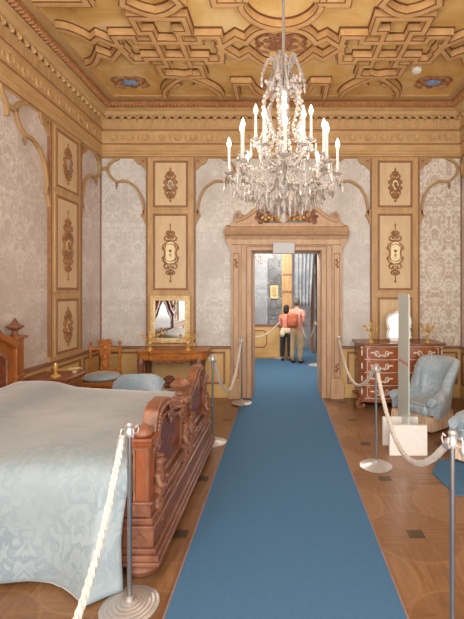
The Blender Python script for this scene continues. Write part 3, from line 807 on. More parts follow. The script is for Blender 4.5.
def candlestick(label, loc, h=.32, group=None, arms=0):
    r = root('candlestick', label, 'candlestick', loc, group=group)
    m = MB(); m.lathe([(.055, 0), (.055, .012), (.035, .02), (.014, .04), (.012, .07), (.026, .1), (.012, .13), (.014, h*.6), (.024, h*.7), (.012, h*.78), (.012, h)], (0, 0, 0), 14)
    m.build('stem', 'gold', r)
    if arms:
        for k in range(arms):
            a = 2*PI*k/arms+.3; c, s = math.cos(a), math.sin(a)
            m = MB(); m.tube(smooth_pts([(0, 0, h*.7), (c*.05, s*.05, h*.62), (c*.10, s*.10, h*.72), (c*.11, s*.11, h*.86)], 4), .008, 6)
            m.lathe([(.012, h*.84), (.028, h*.88), (.02, h*.9), (.013, h*.95), (.015, h*.97)], (c*.11, s*.11, 0), 10)
            m.ell((c*.06, s*.06, h*.76), (.018, .018, .02), 6, 4)
            m.build('branch', 'gold', r)
    m = MB(); m.lathe([(.012, h), (.03, h+.008), (.02, h+.016), (.014, h+.04)], (0, 0, 0), 10); m.build('candle_cup', 'gold', r)
    return r
candlestick('small gilt candlestick on the nightstand beside the bed', (-2.66, 4.72, .74), .12)
m = MB(); m.lathe([(.02, .74), (.03, .745), (.02, .76), (.075, .785), (.08, .79), (.0, .78)], (-2.56, 5.0-.04, 0), 14)
tag(m.build('dish', 'cream'), 'small pale footed dish on the nightstand', 'dish')

# ------------------------------------------------------------------ console table with mirror
ct = root('console_table', 'honey walnut console table below the gilt mirror on the back wall', 'table', (-1.69, 6.3, 0))
tp = [(-.56, .24), (-.56, -.12), (-.50, -.2), (-.36, -.2), (-.30, -.24), (.30, -.24), (.36, -.2), (.50, -.2), (.56, -.12), (.56, .24)]
m = MB(); m.prism(tp, .80, .835, 'xy'); m.build('tabletop', 'honeywood', ct, False, bevel=.01)
ap = [(x*.95, y*.93) for x, y in tp]
m = MB(); m.prism(ap, .69, .80, 'xy'); m.build('apron', 'honeywood', ct, False, bevel=.008)
for x0, x1 in ((-.31, -.03), (.03, .31)):
    m = MB(); m.box(x0, x1, -.238, -.225, .705, .785); dr = m.build('drawer', 'honeywood', ct, False, bevel=.005)
    for kx in (x0+.07, x1-.07):
        q = MB(); q.ell((kx, -.245, .745), (.012, .012, .018), 8, 5); q.build('knob', 'mahog', dr)
m = MB()
for sg in (-1, 1):
    m.tube(smooth_pts([(0, -.22, .655), (sg*.08, -.22, .685), (sg*.16, -.22, .655), (sg*.22, -.22, .68), (sg*.29, -.22, .69)], 4), .015, 6)
    m.tube(smooth_pts([(0, -.22, .69), (sg*.1, -.22, .66), (sg*.18, -.22, .69)], 4), .012, 6)
m.ell((0, -.225, .66), (.04, .02, .03), 8, 5)
m.build('carved_apron_swag', 'carve', ct)
for lx in (-.46, .42):
    for ly in (-.15, .17):
        q = MB()
        pts = [(lx, ly, .70), (lx, ly-.02, .62), (lx, ly-.015, .5), (lx, ly+.01, .3), (lx, ly, .12), (lx, ly-.02, .04), (lx, ly-.04, .0)]
        q.tube(smooth_pts(pts, 4), [.058-.001*i if i < 5 else .05-.0015*(i-5) if i < 16 else .03 for i in range(25)], 10)
        q.ell((lx, ly-.02, .63), (.055, .055, .06), 10, 6); q.lathe([(.03, .0), (.045, .02), (.03, .05)], (lx, ly-.02, 0), 10)
        q.build('leg', 'red', ct)
m = MB()
m.tube(smooth_pts([(.42, -.12, .25), (.25, -.1, .24), (.12, -.14, .30), (.0, -.16, .36)], 4), .022, 7)
m.tube(smooth_pts([(-.46, -.12, .20), (-.25, -.1, .2), (-.12, -.1, .24), (-.02, -.1, .3)], 4), .018, 7)
m.lathe([(.03, -.03), (.095, -.02), (.10, .0), (.07, .03), (.03, .035)], (-.02, -.17, .36), 18, 'y')
for k in range(8): a = k*PI/4; m.ell((-.02+.065*math.cos(a), -.19, .36+.065*math.sin(a)), (.024, .018, .024), 7, 5)
m.ell((-.02, -.20, .36), (.025, .02, .025), 8, 5)
m.build('stretcher', 'carve', ct)

def gmirror():
    r = root('gilt_mirror', 'rectangular mirror in a gilt carved frame above the console table', 'mirror', (-1.80, 6.50, 1.29))
    m = MB(); m.box(-.27, .27, -.005, .005, -.33, .33); m.build('mirror_glass', 'mirror', r, False)
    m = MB(); m.ribbon([(-.285, -.345), (.285, -.345), (.285, .345), (-.285, .345)], .085, -.025, .03, 'xz', True); fr = m.build('frame', 'gold_frame', r, False, bevel=.012)
    m = MB()
    def run(x0, z0, x1, z1, n):
        for k in range(n):
            t_ = (k+.5)/n; x = x0+(x1-x0)*t_; z = z0+(z1-z0)*t_; m.ell((x, -.028, z), (.024, .012, .024), 7, 4)
            m.ell((x+.02*math.sin(k*2.4), -.03, z+.02*math.cos(k*2.4)), (.012, .012, .012), 6, 4)
    run(-.30, -.36, .30, -.36, 12); run(-.30, .36, .30, .36, 12); run(-.30, -.36, -.30, .36, 14); run(.30, -.36, .30, .36, 14)
    m.build('carved_leaves', 'gold_frame', fr)
gmirror()
candlestick('gilt branched candlestick left of the mirror on the console table', (-2.03, 6.2, .835), .26, 'candlesticks on the console table', 2)
candlestick('gilt branched candlestick right of the mirror on the console table', (-1.44, 6.2, .835), .26, 'candlesticks on the console table', 2)

# carved side chair in the left back corner
sc = root('carved_side_chair', 'carved walnut side chair in the left back corner, pale blue seat', 'chair', (-2.63, 5.85, 0), math.radians(8))
m = MB(); m.box(-.24, .24, -.24, .22, .40, .46); m.build('seat_frame', 'honeywood', sc, False, bevel=.01)
m = MB(); m.ell((.02, -.02, .50), (.26, .25, .07), 20, 10); m.build('seat', 'chairsilk', sc)
for sg in (-1, 1):
    m = MB(); P_ = [(sg*.21, .2, .45+.06*k) for k in range(9)]
    m.tube(P_, [.018, .026, .016, .026, .016, .026, .016, .026, .02], 8); m.ell((sg*.21, .2, .97), (.025, .025, .035), 8, 6); m.build('back_post', 'honeywood', sc)
    for yy in (-.2, .2): q = MB(); q.lathe([(.018, 0), (.03, .06), (.018, .12), (.026, .25), (.032, .40)], (sg*.2, yy, 0), 10); q.build('leg', 'honeywood', sc)
m = MB(); m.prism([(-.05, .5), (.05, .5), (.07, .6), (.045, .7), (.08, .8), (.07, .9), (.1, .97), (.05, 1.03), (0, 1.01), (-.05, 1.03), (-.1, .97), (-.07, .9), (-.08, .8), (-.045, .7), (-.07, .6)], .18, .22, 'xz')
for z in (.62, .76, .9): m.ell((0, .175, z), (.05, .02, .05), 8, 5)
for sg in (-1, 1): m.ell((sg*.07, .18, .99), (.03, .03, .03), 8, 5)
m.build('back_splat', 'honeywood', sc, bevel=.006)
m = MB(); m.box(-.21, .21, .18, .22, .52, .56); m.box(-.2, .2, .185, .215, .86, .9); m.build('back_rail', 'honeywood', sc, False, bevel=.008)

# low pale blue upholstered chair behind the bed, its rolled back towards the camera
lc = root('slipper_chair', 'low pale blue upholstered chair behind the bed, in front of the console table', 'chair', (-1.72, 5.1, 0), math.radians(-8))
m = MB(); g = []
for i in range(13):
    a = i/12
    for j in range(15):
        b = j/14; x = -.30+.6*b
        z = .42+.29*math.sin(a*PI*.5)*(1-.35*abs(2*b-1)**5)*(.9+.1*b); y = -.26+.10*a+.04*math.cos((2*b-1)*PI/2)*-1
        g.append((x, y, z))
m.add(g, [(i*15+j, i*15+j+1, (i+1)*15+j+1, (i+1)*15+j) for i in range(12) for j in range(14)])
o = m.build('backrest', 'chairsilk', lc, True, angle=180); s = o.modifiers.new('t', 'SOLIDIFY'); s.thickness = .09; s.offset = 0
b = o.modifiers.new('b', 'BEVEL'); b.width = .03; b.segments = 3
m = MB(); m.ell((0, .05, .40), (.31, .30, .09), 22, 10); m.build('seat', 'chairsilk', lc)
m = MB(); m.lathe([(.27, .1), (.30, .12), (.30, .36), (.27, .38)], (0, .05, 0), 30); m.build('fringe', 'fringe', lc)
for a in (-.2, .2):
    for b_ in (-.14, .24): q = MB(); q.lathe([(.018, 0), (.03, .12)], (a, b_, 0), 8); q.build('leg', 'honeywood', lc)
# ------------------------------------------------------------------ dresser
dr_ = root('chest_of_drawers', 'mahogany chest of drawers with pale mounts on the back wall', 'chest of drawers', (1.82, 6.24, 0))
def foot(hw, y0, y1, sc_=1.0):
    return [(-hw, y1), (-hw, y0+.05), (-hw+.06, y0)]+[(-hw+.06+(2*hw-.12)*i/14, y0-.035*math.sin(PI*2*i/14)**2*sc_) for i in range(1, 14)]+[(hw-.06, y0), (hw, y0+.05), (hw, y1)]
m = MB(); m.prism(foot(.62, -.24, .28), .12, .93, 'xy'); m.build('body', 'mahog', dr_, False, bevel=.006)
m = MB(); m.prism(foot(.66, -.28, .30), .93, .965, 'xy'); m.build('top', 'mahog', dr_, False, bevel=.01)
m = MB(); m.prism(foot(.66, -.28, .28), .09, .14, 'xy'); m.build('base_molding', 'mahog', dr_, False, bevel=.01)
def serp(x, hw=.56, y0=-.24): 
    i = (x+hw)/(2*hw); return y0-.035*math.sin(PI*2*i)**2
for k in range(4):
    z0 = .155+k*.193; z1 = z0+.172
    m = MB(); n = 24; poly = [(-.55+1.1*i/n, serp(-.55+1.1*i/n)-.016) for i in range(n+1)]+[(.55-1.1*i/n, serp(.55-1.1*i/n)+.01) for i in range(n+1)]
    m.prism(poly, z0, z1, 'xy'); dw = m.build('drawer', 'postwood', dr_, False, bevel=.004)
    q = MB(); zc = (z0+z1)/2
    fz = lambda x: serp(x)-.024
    for cx in (-.32, .32):
        q = MB()
        for sg in (-1, 1):
            q.tube([(cx+sg*(a), fz(cx+sg*a), zc+b) for a, b in ((0, -.025), (.04, -.045), (.09, -.03), (.11, .01), (.08, .035), (.05, .02))], .011, 5)
            q.ell((cx+sg*.14, fz(cx+sg*.14), zc+.01), (.03, .006, .014), 6, 4)
            q.ell((cx+sg*.08, fz(cx+sg*.08), zc-.005), (.014, .008, .014), 6, 4)
        h = MB(); h.tube([(cx-.05, fz(cx)-.004, zc+.01), (cx-.04, fz(cx)-.03, zc-.02), (cx+.04, fz(cx)-.03, zc-.02), (cx+.05, fz(cx)-.004, zc+.01)], .009, 6); h.build('handle', 'ivory', dw); q.build('handle_mount', 'ivory', dw)
    q = MB()
    q.ell((0, fz(0), zc), (.03, .008, .045), 10, 6)
    for sg in (-1, 1): q.ell((sg*.05, fz(.05), zc+.01), (.022, .007, .016), 7, 4)
    q.build('keyhole_plate', 'ivory', dw)
    q = MB(); q.ribbon([(-.53, z0+.012), (.53, z0+.012), (.53, z1-.012), (-.53, z1-.012)], .008, -.262, -.258, 'xz', True); q.build('stringing', 'ivory', dw, False)
for k in range(5):
    q = MB(); zz = .146+k*.193; n = 24
    q.tube([(-.57+1.14*i/n, serp(-.57+1.14*i/n)-.018, zz) for i in range(n+1)], .006, 6); q.build('drawer_rail_molding', 'ivory', dr_)
for sg in (-1, 1):
    q = MB()
    for k in range(4): q.ell((sg*.60, -.215, .24+k*.193), (.014, .01, .05), 7, 5)
    q.ell((sg*.60, -.215, .90), (.02, .02, .02), 7, 5); q.build('corner_mount', 'ivory', dr_)
    q = MB(); q.tube(smooth_pts([(sg*.60, -.24, .13), (sg*.66, -.28, .10), (sg*.68, -.3, .05), (sg*.62, -.29, .02), (sg*.58, -.27, .06)], 4), .035, 8)
    q.build('scroll_foot', 'carve', dr_)
    q = MB(); q.box(sg*.58-.04, sg*.58+.04, .18, .26, 0, .12); q.build('rear_foot', 'mahog', dr_, False)
candlestick('gilt candelabrum left of the white mirror on the chest of drawers', (1.38, 6.15, .965), .26, 'candelabra on the chest of drawers', 3)
candlestick('gilt candelabrum right of the white mirror on the chest of drawers', (2.25, 6.15, .965), .26, 'candelabra on the chest of drawers', 3)
r = root('dressing_mirror', 'white cartouche shaped dressing mirror standing on the chest of drawers', 'mirror', (1.85, 6.28, .965), math.radians(-4))
oc = [(-.12, .03), (-.165, .06), (-.17, .13), (-.15, .2), (-.175, .27), (-.17, .36), (-.12, .41), (-.06, .43), (0, .47), (.06, .43), (.12, .41), (.17, .36), (.175, .27), (.15, .2), (.17, .13), (.165, .06), (.12, .03)]
m = MB(); m.prism(oc, -.004, .004, 'xz'); m.build('mirror_glass', 'mirror', r, False)
m = MB(); P_ = [(p.x, 0, p.y) for p in smooth_pts([Vector(p) for p in oc], 4)]; m.tube(P_+[P_[0]], .022, 8); fr = m.build('frame', 'porc', r)
for x, z in ((0, .48), (-.14, .41), (.14, .41), (-.17, .06), (.17, .06), (-.165, .22), (.165, .22)): m = MB(); m.ell((x, -.02, z), (.03, .018, .022), 8, 5); m.build('porcelain_flower', 'porc', fr)
m = MB(); m.box(-.14, .14, -.03, .12, 0, .02); m.tube([(0, .01, .3), (0, .11, .01)], .008, 6); m.build('stand', 'porc', r)

# ------------------------------------------------------------------ armchairs
def armchair(label, loc, rz):
    r = root('armchair', label, 'armchair', loc, rz, 'pale blue armchairs on the right')
    NU, NV = 44, 12; vs = []; fs = []
    for i in range(NU+1):
        t_ = -1+2*i/NU; at = abs(t_)
        # U path: arms straight, back round
        if at < .5:
            a = t_/.5*PI/2; cx, cy = .245*math.copysign(abs(math.sin(a))**.8, a), .10+.16*math.cos(a); nx, ny = math.sin(a), math.cos(a)
        else:
            s_ = (at-.5)/.5; cx = (.245+.05*math.sin(s_*PI/2))*(1 if t_ > 0 else -1); cy = .10-.36*s_; nx, ny = (1 if t_ > 0 else -1), 0
        k = 1/(1+math.exp((at-.44)/.03)); top = .435+(.39)*k-.04*max(0, at-.8)/.2
        if at < .4: top += .015*math.cos(at*5)
        th = .065+.015*(1-k)
        lean = .17*k
        for j in range(NV):
            b = 2*PI*j/NV
            # rounded slab section: bottom .2 .. top
            zc = (top+.16)/2; hh = (top-.16)/2
            sn, cs_ = math.sin(b), math.cos(b)
            zz = zc+hh*(abs(sn)**.35*(1 if sn > 0 else -1)); off = th*(abs(cs_)**.5*(1 if cs_ > 0 else -1))
            rel = max(0, (zz-.35)/.5)
            flare = .085*rel**1.5*k
            vs.append((cx+nx*(off+flare), cy+ny*(off+flare)+lean*rel, zz))
    for i in range(NU):
        for j in range(NV): fs.append((i*NV+j, i*NV+(j+1) % NV, (i+1)*NV+(j+1) % NV, (i+1)*NV+j))
    fs.append(tuple(range(NV))); fs.append(tuple(NU*NV+j for j in range(NV)))
    m = MB(); m.add(vs, fs); o = m.build('upholstered_back', 'chairsilk', r, True, angle=70)
    m = MB(); m.box(-.24, .24, -.37, .26, .17, .335); o = m.build('seat', 'chairsilk', r, True, bevel=.07, angle=180)
    o.modifiers['bevel'].segments = 5
    m = MB(); m.tube([(-.22, -.355, .325), (.22, -.355, .325)], .010, 6)
    for sg in (-1, 1): m.lathe([(.0, -.31-.06), (.05, -.31-.055), (.062, -.3), (.05, -.28)], (sg*.295, 0, .375), 14, 'y')
    m.build('piping', 'chairsilk', r)
    # gathered fringe skirt following the plan of the chair
    plan = [(-.33, -.37), (.33, -.37), (.36, -.1), (.36, .12), (.30, .28), (.18, .36), (0, .39), (-.18, .36), (-.30, .28), (-.36, .12), (-.36, -.1)]
    vs = []; fs = []; N_ = 0; ring = []
    for i in range(len(plan)):
        a = Vector(plan[i]); b = Vector(plan[(i+1) % len(plan)]); n = max(3, int((b-a).length/.012))
        for k in range(n): ring.append(a.lerp(b, k/n))
    for k, p in enumerate(ring):
        q = 1+.012*(k % 2)
        vs += [(p.x*q*.92, p.y*q*.97, .19), (p.x*q*.98, p.y*q*1.02, .02+.006*(k % 3))]
    n = len(ring)
    fs = [(2*k, 2*((k+1) % n), 2*((k+1) % n)+1, 2*k+1) for k in range(n)]+[tuple(2*k for k in range(n))]
    m = MB(); m.add(vs, fs); m.build('fringe', 'fringe', r, False)
    for a in (-.28, .28):
        for b in (-.3, .26): q = MB(); q.lathe([(.018, 0), (.025, .2)], (a, b, 0), 8); q.build('leg', 'mahog', r)
    r.scale = (.92, .96, 1.0)
    return r
armchair('pale blue damask armchair with fringe in front of the chest of drawers', (1.92, 5.33, 0), math.radians(-50))
armchair('pale blue armchair cut off by the right edge of the photo, on the blue rug', (2.2, 4.17, .0145), math.radians(-44))

# ------------------------------------------------------------------ glass barrier
gb = root('glass_barrier', 'upright glass barrier panel on two white feet before the armchair', 'glass barrier', (1.375, 4.4, 0))
m = MB(); m.box(-.005, .005, -.105, .28, .03, 1.72); m.build('glass_pane', 'pane', gb, False)
for y, s in ((-.13, 0), (.15, 0)):
    for dx in ((-.02 if s == 0 else -.01),):
        m = MB(); m.box(-.20+dx, .20+dx, y-.02, y+.02, 0, .32); m.build('foot_block', 'white', gb, False, bevel=.003)
m = MB()
for k in range(5): m.box(-.0085, -.0052, -.09+k*.07, -.05+k*.07, .935+.012*(k % 2), .968)
m.build('red_lettering', 'redink', gb, False)

# ------------------------------------------------------------------ stanchions and ropes
def make_stanchion(label, loc, rz=0, group='chrome rope stanchions'):
    r = root('stanchion', label, 'stanchion', loc, rz, group)
    prof = [(.158, 0), (.160, .006)]
    for k in range(6): rr = .155-.022*k; prof += [(rr, .009+.0042*k), (rr-.012, .0135+.0042*k)]
    prof += [(.02, .036), (.018, .06), (.0, .062)]
    m = MB(); m.lathe(prof, (0, 0, 0), 40); m.build('base', 'chrome', r, angle=20)
    m = MB(); m.lathe([(.0125, .03), (.0125, .95)], (0, 0, 0), 14); m.build('pole', 'polesteel', r)
    m = MB(); m.lathe([(.02, .94), (.024, .95), (.024, .975), (.017, .985), (.017, 1.0), (.022, 1.008), (.014, 1.02), (0, 1.022)], (0, 0, 0), 16); cp = m.build('cap', 'chrome', r)
    for k in range(4):
        a = k*PI/2+PI/4; c, s = math.cos(a), math.sin(a)
        q = MB(); q.tube([(c*.02, s*.02, .955), (c*.045, s*.045, .95), (c*.052, s*.052, .975), (c*.045, s*.045, .995), (c*.032, s*.032, .985)], .005, 6); q.build('hook', 'chrome', cp)
    return r
def copy_st(src, label, loc):
    c = copy_tree(src); c.location = loc; c['label'] = label; return c
stA = make_stanchion('nearest chrome stanchion beside the bed, in front of the near bedpost', (-.84, 2.22, 0))
copy_st(stA, 'chrome stanchion at the far end of the carved footboard', (-.79, 4.62, 0))
copy_st(stA, 'chrome stanchion standing left of the doorway', (-.61, 6.2, .0145))
copy_st(stA, 'chrome stanchion right of the runner, before the chest of drawers', (.95, 4.0, 0))
copy_st(stA, 'nearest chrome stanchion on the right, its base below the frame', (.835, 1.95, 0)).scale = (1, 1, 1.05)
def rope(label, a, b, sag, parent=None, group='white barrier ropes', r0=.0115, steps=90, caps=True, low=None):
    a = Vector(a); b = Vector(b); r = root('barrier_rope', label, 'rope', tuple(a), group=group)
    pts = []
    for i in range(steps+1):
        t_ = i/steps; p = a.lerp(b, t_)
        p.z -= 4*sag*t_*(1-t_); pts.append(p-a)
    L = sum((pts[i+1]-pts[i]).length for i in range(steps))
    m = MB()
    for st in range(3):
        q = []
        d0 = 0
        for i, p in enumerate(pts):
            if i: d0 += (pts[i]-pts[i-1]).length
            d = (pts[min(i+1, steps)]-pts[max(i-1, 0)]).normalized()
            s = d.cross(Vector((0, 0, 1)));  s = s.normalized() if s.length > .01 else Vector((1, 0, 0)); u = s.cross(d).normalized()
            ph = d0/.075*2*PI/1.5+st*2*PI/3
            q.append(p+s*(.0095*math.cos(ph))+u*(.0095*math.sin(ph)))
        m.tube(q, r0, 6)
    m.build('rope', 'rope', r)
    if caps:
        m = MB()
        for p, d in ((pts[0], (pts[3]-pts[0]).normalized()), (pts[-1], (pts[-4]-pts[-1]).normalized())):
            m = MB(); m.tube([p, p+d*.02, p+d*.05], [.012, .024, .023], 10); m.build('rope_end', 'chrome', r)
    return r
rope('twisted white rope from the near left stanchion towards the camera', (-.86, 2.17, .965), (-1.0, 1.0, .965), .75)
rope('white rope from the footboard stanchion to the one left of the doorway', (-.78, 4.66, .965), (-.62, 6.15, .965), .55)
rope('white rope between the two right hand stanchions', (.95, 3.95, .97), (.84, 2.0, 1.0), .42)
rope('white rope from the right doorway jamb to the middle right stanchion', (.93, 6.44, 1.0), (.95, 4.05, .97), .42)
rope('white rope running from the nearest right stanchion out of the frame', (.88, 1.94, 1.0), (1.5, 1.3, .965), .55)
m = MB(); m.lathe([(.025, 0), (.025, .01), (.01, .012), (.008, .05), (.016, .055), (.0, .06)], (.93, 6.43, 1.0), 12, 'y')
tag(m.build('wall_hook', 'chrome'), 'small chrome rope hook on the right jamb of the doorway', 'hook')

# ------------------------------------------------------------------ chandelier
def chandelier(loc, label, s=1.0, rings=((8, .55, .0, 0), (4, .41, .20, 0), (4, .27, .22, .5), (4, .28, .34, 0)), rod=1.2, full=True):
    """loc is the level of the lower ring"""
    r = root('crystal_chandelier', label, 'chandelier', loc)
    def sc_(p): return (p[0]*s, p[1]*s, p[2]*s)
    m = MB(); m.tube([(0, 0, 1.05*s), (0, 0, rod)], .012*s+.004, 8); m.lathe([(.0, rod-.08), (.03, rod-.08), (.07, rod-.02), (.07, rod)], (0, 0, 0), 16); m.build('rod', 'chrome', r)
    m = MB(); m.lathe([(a*s, b*s) for a, b in ((.0, -.40), (.02, -.38), (.05, -.33), (.03, -.28), (.07, -.22), (.09, -.12), (.05, -.06), (.03, 0), (.06, .05), (.045, .12), (.025, .2), (.05, .28), (.065, .36), (.03, .44), (.022, .55), (.045, .62), (.06, .68), (.03, .75), (.02, .9), (.04, .98), (.05, 1.03), (.02, 1.08), (0, 1.1))], (0, 0, 0), 16)
    m.build('glass_stem', 'crystal', r, angle=30)
    # open lyre shaped scrolls round the stem
    for k in range(6):
        a = 2*PI*k/6+.26; c, sn = math.cos(a), math.sin(a)
        m = MB(); pr = [(.03, .80), (.07, .86), (.13, .85), (.18, .77), (.195, .66), (.17, .55), (.13, .46), (.15, .36), (.21, .27), (.17, .18), (.07, .10), (.03, .08)]
        m.tube([sc_((q.x*c, q.x*sn, q.y)) for q in smooth_pts([Vector(p) for p in pr], 3)], .013*s, 6)
        for q in smooth_pts([Vector(p) for p in pr], 2)[2:-2]: m.ell(sc_((q.x*c*1.08, q.x*sn*1.08, q.y)), .021*s, 6, 4)
        m.build('scroll', 'crystal', r)
        # plume on the crown
        m = MB(); pr = [(.02, .80), (.05, .93), (.075, 1.05), (.11, 1.15), (.16, 1.12), (.205, 1.02), (.225, .93)]
        m.tube([sc_((q.x*c, q.x*sn, q.y)) for q in smooth_pts([Vector(p) for p in pr], 3)], .012*s, 6)
        for q in smooth_pts([Vector(p) for p in pr], 2)[2:]: m.ell(sc_((q.x*c, q.x*sn, q.y+.01)), (.019*s, .019*s, .026*s), 6, 4)
        m.lathe([(0, -.075*s), (.014*s, -.055*s), (.018*s, -.035*s), (.004*s, 0)], sc_((.225*c, .225*sn, .92)), 7); m.build('crown_plume', 'crystal', r)
        m = MB(); c2, s2 = math.cos(a+.5), math.sin(a+.5)
        for q in range(7): m.ell(sc_((c2*(.03+.012*q), s2*(.03+.012*q), .96+.03*q)), (.022*s, .022*s, .03*s), 6, 4)
        for q in range(8): m.ell(sc_((c2*(.05+.018*q), s2*(.05+.018*q), .98-.04*abs(q-3))), (.019*s, .019*s, .03*s), 6, 4)
        for q in range(6): m.ell(sc_((c*(.09+.018*q), sn*(.09+.018*q), .90+.02*(q % 2))), (.02*s, .02*s, .022*s), 6, 4)
        m.build('crystal_leaf', 'crystal', r)
    drops = []
    tips = []
    for ri, (n, R, z, hc) in enumerate(rings):
        for k in range(n):
            a = 2*PI*(k+hc)/n-PI/2+.02; c, sn = math.cos(a), math.sin(a)
            z0 = -.10+z
            pr = [(.04, z0+.06), (R*.35, z0-.05), (R*.65, z0-.06), (R*.9, z0+.0), (R, z+.0)]
            m = MB(); S_ = smooth_pts([Vector(p) for p in pr], 4)
            m.tube([sc_((q.x*c, q.x*sn, q.y)) for q in S_], .012*s, 6)
            for q in S_[2:-1:2]: m.ell(sc_((q.x*c, q.x*sn, q.y+.015)), .019*s, 6, 4)
            m.lathe([(.012*s, -.01*s), (.05*s, .008*s), (.055*s, .014*s), (.02*s, .016*s), (.02*s, .05*s), (.0, .05*s)], sc_((R*c, R*sn, z)), 12)
            ao = m.build('arm', 'crystal', r)
            q = MB(); q.lathe([(.0135*s, .02*s), (.0135*s, .265*s), (.0, .266*s)], sc_((R*c, R*sn, z)), 10); co = q.build('candle', 'candle', ao)
            q = MB(); q.lathe([(.008*s, .262*s), (.02*s, .29*s), (.0225*s, .31*s), (.014*s, .345*s), (.0, .375*s)], sc_((R*c, R*sn, z)), 10); q.build('candle_bulb', 'bulb', ao)
            tips.append((R*c, R*sn, z))
            for kk in range(5 if ri == 0 else 3):
                b = 2*PI*kk/5+a; drops.append((R*c+.05*math.cos(b), R*sn+.05*math.sin(b), z-.012, random.uniform(.07, .12) if kk else .17))
    # festoon chains of beads
    m = MB(); N = len([1 for t_ in rings for _ in range(t_[0])])
    low_ = [t_ for t_ in tips if abs(t_[2]-rings[0][2]) < .01]
    hi = [t_ for t_ in tips if abs(t_[2]-rings[-1][2]) < .01]
    def chain(p, q, sag, n=14, rr=.010):
        for i in range(n+1):
            t_ = i/n; m.ell(sc_((p[0]+(q[0]-p[0])*t_, p[1]+(q[1]-p[1])*t_, p[2]+(q[2]-p[2])*t_-4*sag*t_*(1-t_))), rr*s, 6, 4)
    for i in range(len(low_)):
        p = low_[i]; q = low_[(i+1) % len(low_)]; chain(p, q, .10); chain((p[0]*.96, p[1]*.96, p[2]-.03), (q[0]*.96, q[1]*.96, q[2]-.03), .17, 16)
        chain(p, (0, 0, -.36), .03, 20); chain((p[0]*.7, p[1]*.7, p[2]-.1), (q[0]*.7, q[1]*.7, q[2]-.1), .06, 9)
    for i in range(len(hi)):
        p = hi[i]; q = hi[(i+1) % len(hi)]; chain(p, q, .07, 10); chain((p[0]*.55, p[1]*.55, .68), p, .10, 12)
        chain((0, 0, 1.0), (p[0]*.75, p[1]*.75, .62), .06, 12)
    tag(m.build('crystal_bead_chain', 'crystal', r), 'looping strings of crystal beads', kind='stuff')
    # hanging drops: three skirts
    for R, n, z, L in ((.50, 26, -.09, .13), (.40, 22, -.14, .15), (.30, 18, -.16, .17), (.19, 14, -.20, .18), (.09, 9, -.26, .16)):
        for k in range(n):
            a = 2*PI*(k+random.uniform(-.2, .2))/n; drops.append((R*math.cos(a), R*math.sin(a), z+random.uniform(-.02, .03), L*random.uniform(.8, 1.2)))
    drops.sort(key=lambda t_: t_[1])
    proto = None; rest = MB()
    for i, (x, y, z, L) in enumerate(drops):
        prof = [(0, -L*s), (.006*s, -L*s*.95), (.019*s, -L*s*.72), (.013*s, -L*s*.48), (.003*s, -L*s*.42), (.009*s, -L*s*.3), (.009*s, -L*s*.2), (.002*s, 0)]
        if full and i < 96:
            m = MB(); m.lathe(prof, (0, 0, 0), 6); m.build('crystal_drop', 'crystal2' if i % 3 == 0 else 'crystal', r, False, loc=sc_((x, y, z)))
        else: rest.lathe(prof, sc_((x, y, z)), 6)
    tag(rest.build('crystal_drop_skirt', 'crystal', r, False), kind='stuff')
    m = MB(); m.lathe([(0, -.50*s), (.03*s, -.48*s), (.045*s, -.45*s), (.03*s, -.41*s), (.01*s, -.38*s)], (0, 0, 0), 12); m.build('bottom_finial', 'crystal', r)
    return r
chandelier((.025, 4.05, 2.93), 'large crystal chandelier with lit candle bulbs hanging before the doorway', rod=ZC-2.93)

# ------------------------------------------------------------------ the next room
m = MB(); m.box(-4, 4, 7.2, 14, -.1, 0); struct(m.build('floor_next_room', 'floor', smooth=False))
m = MB(); m.box(-4, 4, 7.2, 14, ZC, ZC+.1); struct(m.build('ceiling_next_room', 'ceil', smooth=False))
YF = 10.65
m = MB(); m.box(-4, .22, YF, YF+.2, 0, ZC); m.m = 1; m.box(-.32-.04, .02, YF-.01, YF, .86, ZC); m.m = 0
m.box(1.6, 4, YF, YF+.2, 0, ZC); struct(m.build('wall_next_room_back', ['silk_next', 'silk_black'], smooth=False))
m = MB(); m.box(.2, 1.7, 12.4, 12.5, 0, ZC); struct(m.build('wall_next_room_alcove', 'silk_next', smooth=False))
m = MB(); m.box(-2.2, -2.0, 7.2, YF, 0, ZC); struct(m.build('wall_next_room_left', 'silk_next', smooth=False))
m = MB(); m.box(2.4, 2.6, 7.2, 12.5, 0, ZC); struct(m.build('wall_next_room_right', 'silk_next', smooth=False))
r = root('trim_40', kind='structure')
m = MB(); m.box(-2, .2, YF-.04, YF, 0, .82); m.build('wainscot_board', 'wains', r, False)
m = MB(); m.box(-2, .2, YF-.07, YF, .82, .87); m.build('chair_rail', 'mauve', r, False)
m = MB(); m.box(-2, .2, YF-.06, YF, 0, .15); m.build('skirting', 'wains', r, False)
m = MB(); m.ribbon([(-.62+a, .48+b) for a, b in ((-.17, -.22), (.17, -.22), (.24, -.12), (.24, .12), (.17, .22), (-.17, .22), (-.24, .12), (-.24, -.12))], .03, YF-.05, YF-.038, 'xz', True); m.build('panel_molding', 'line', r, False)
m = MB(); m.box(.02, .30, YF-.08, YF+.02, 0, ZC); m.box(.09, .23, YF-.11, YF-.06, .2, ZC); m.build('door_post', 'trim', r, False, bevel=.01)
m = MB(); m.box(.04, .28, YF-.12, YF-.05, 1.7, 1.76); m.box(.04, .28, YF-.12, YF-.05, 2.15, 2.21); m.box(.28, .30, YF-.09, YF, 0, ZC); m.build('post_molding', 'line', r, False)
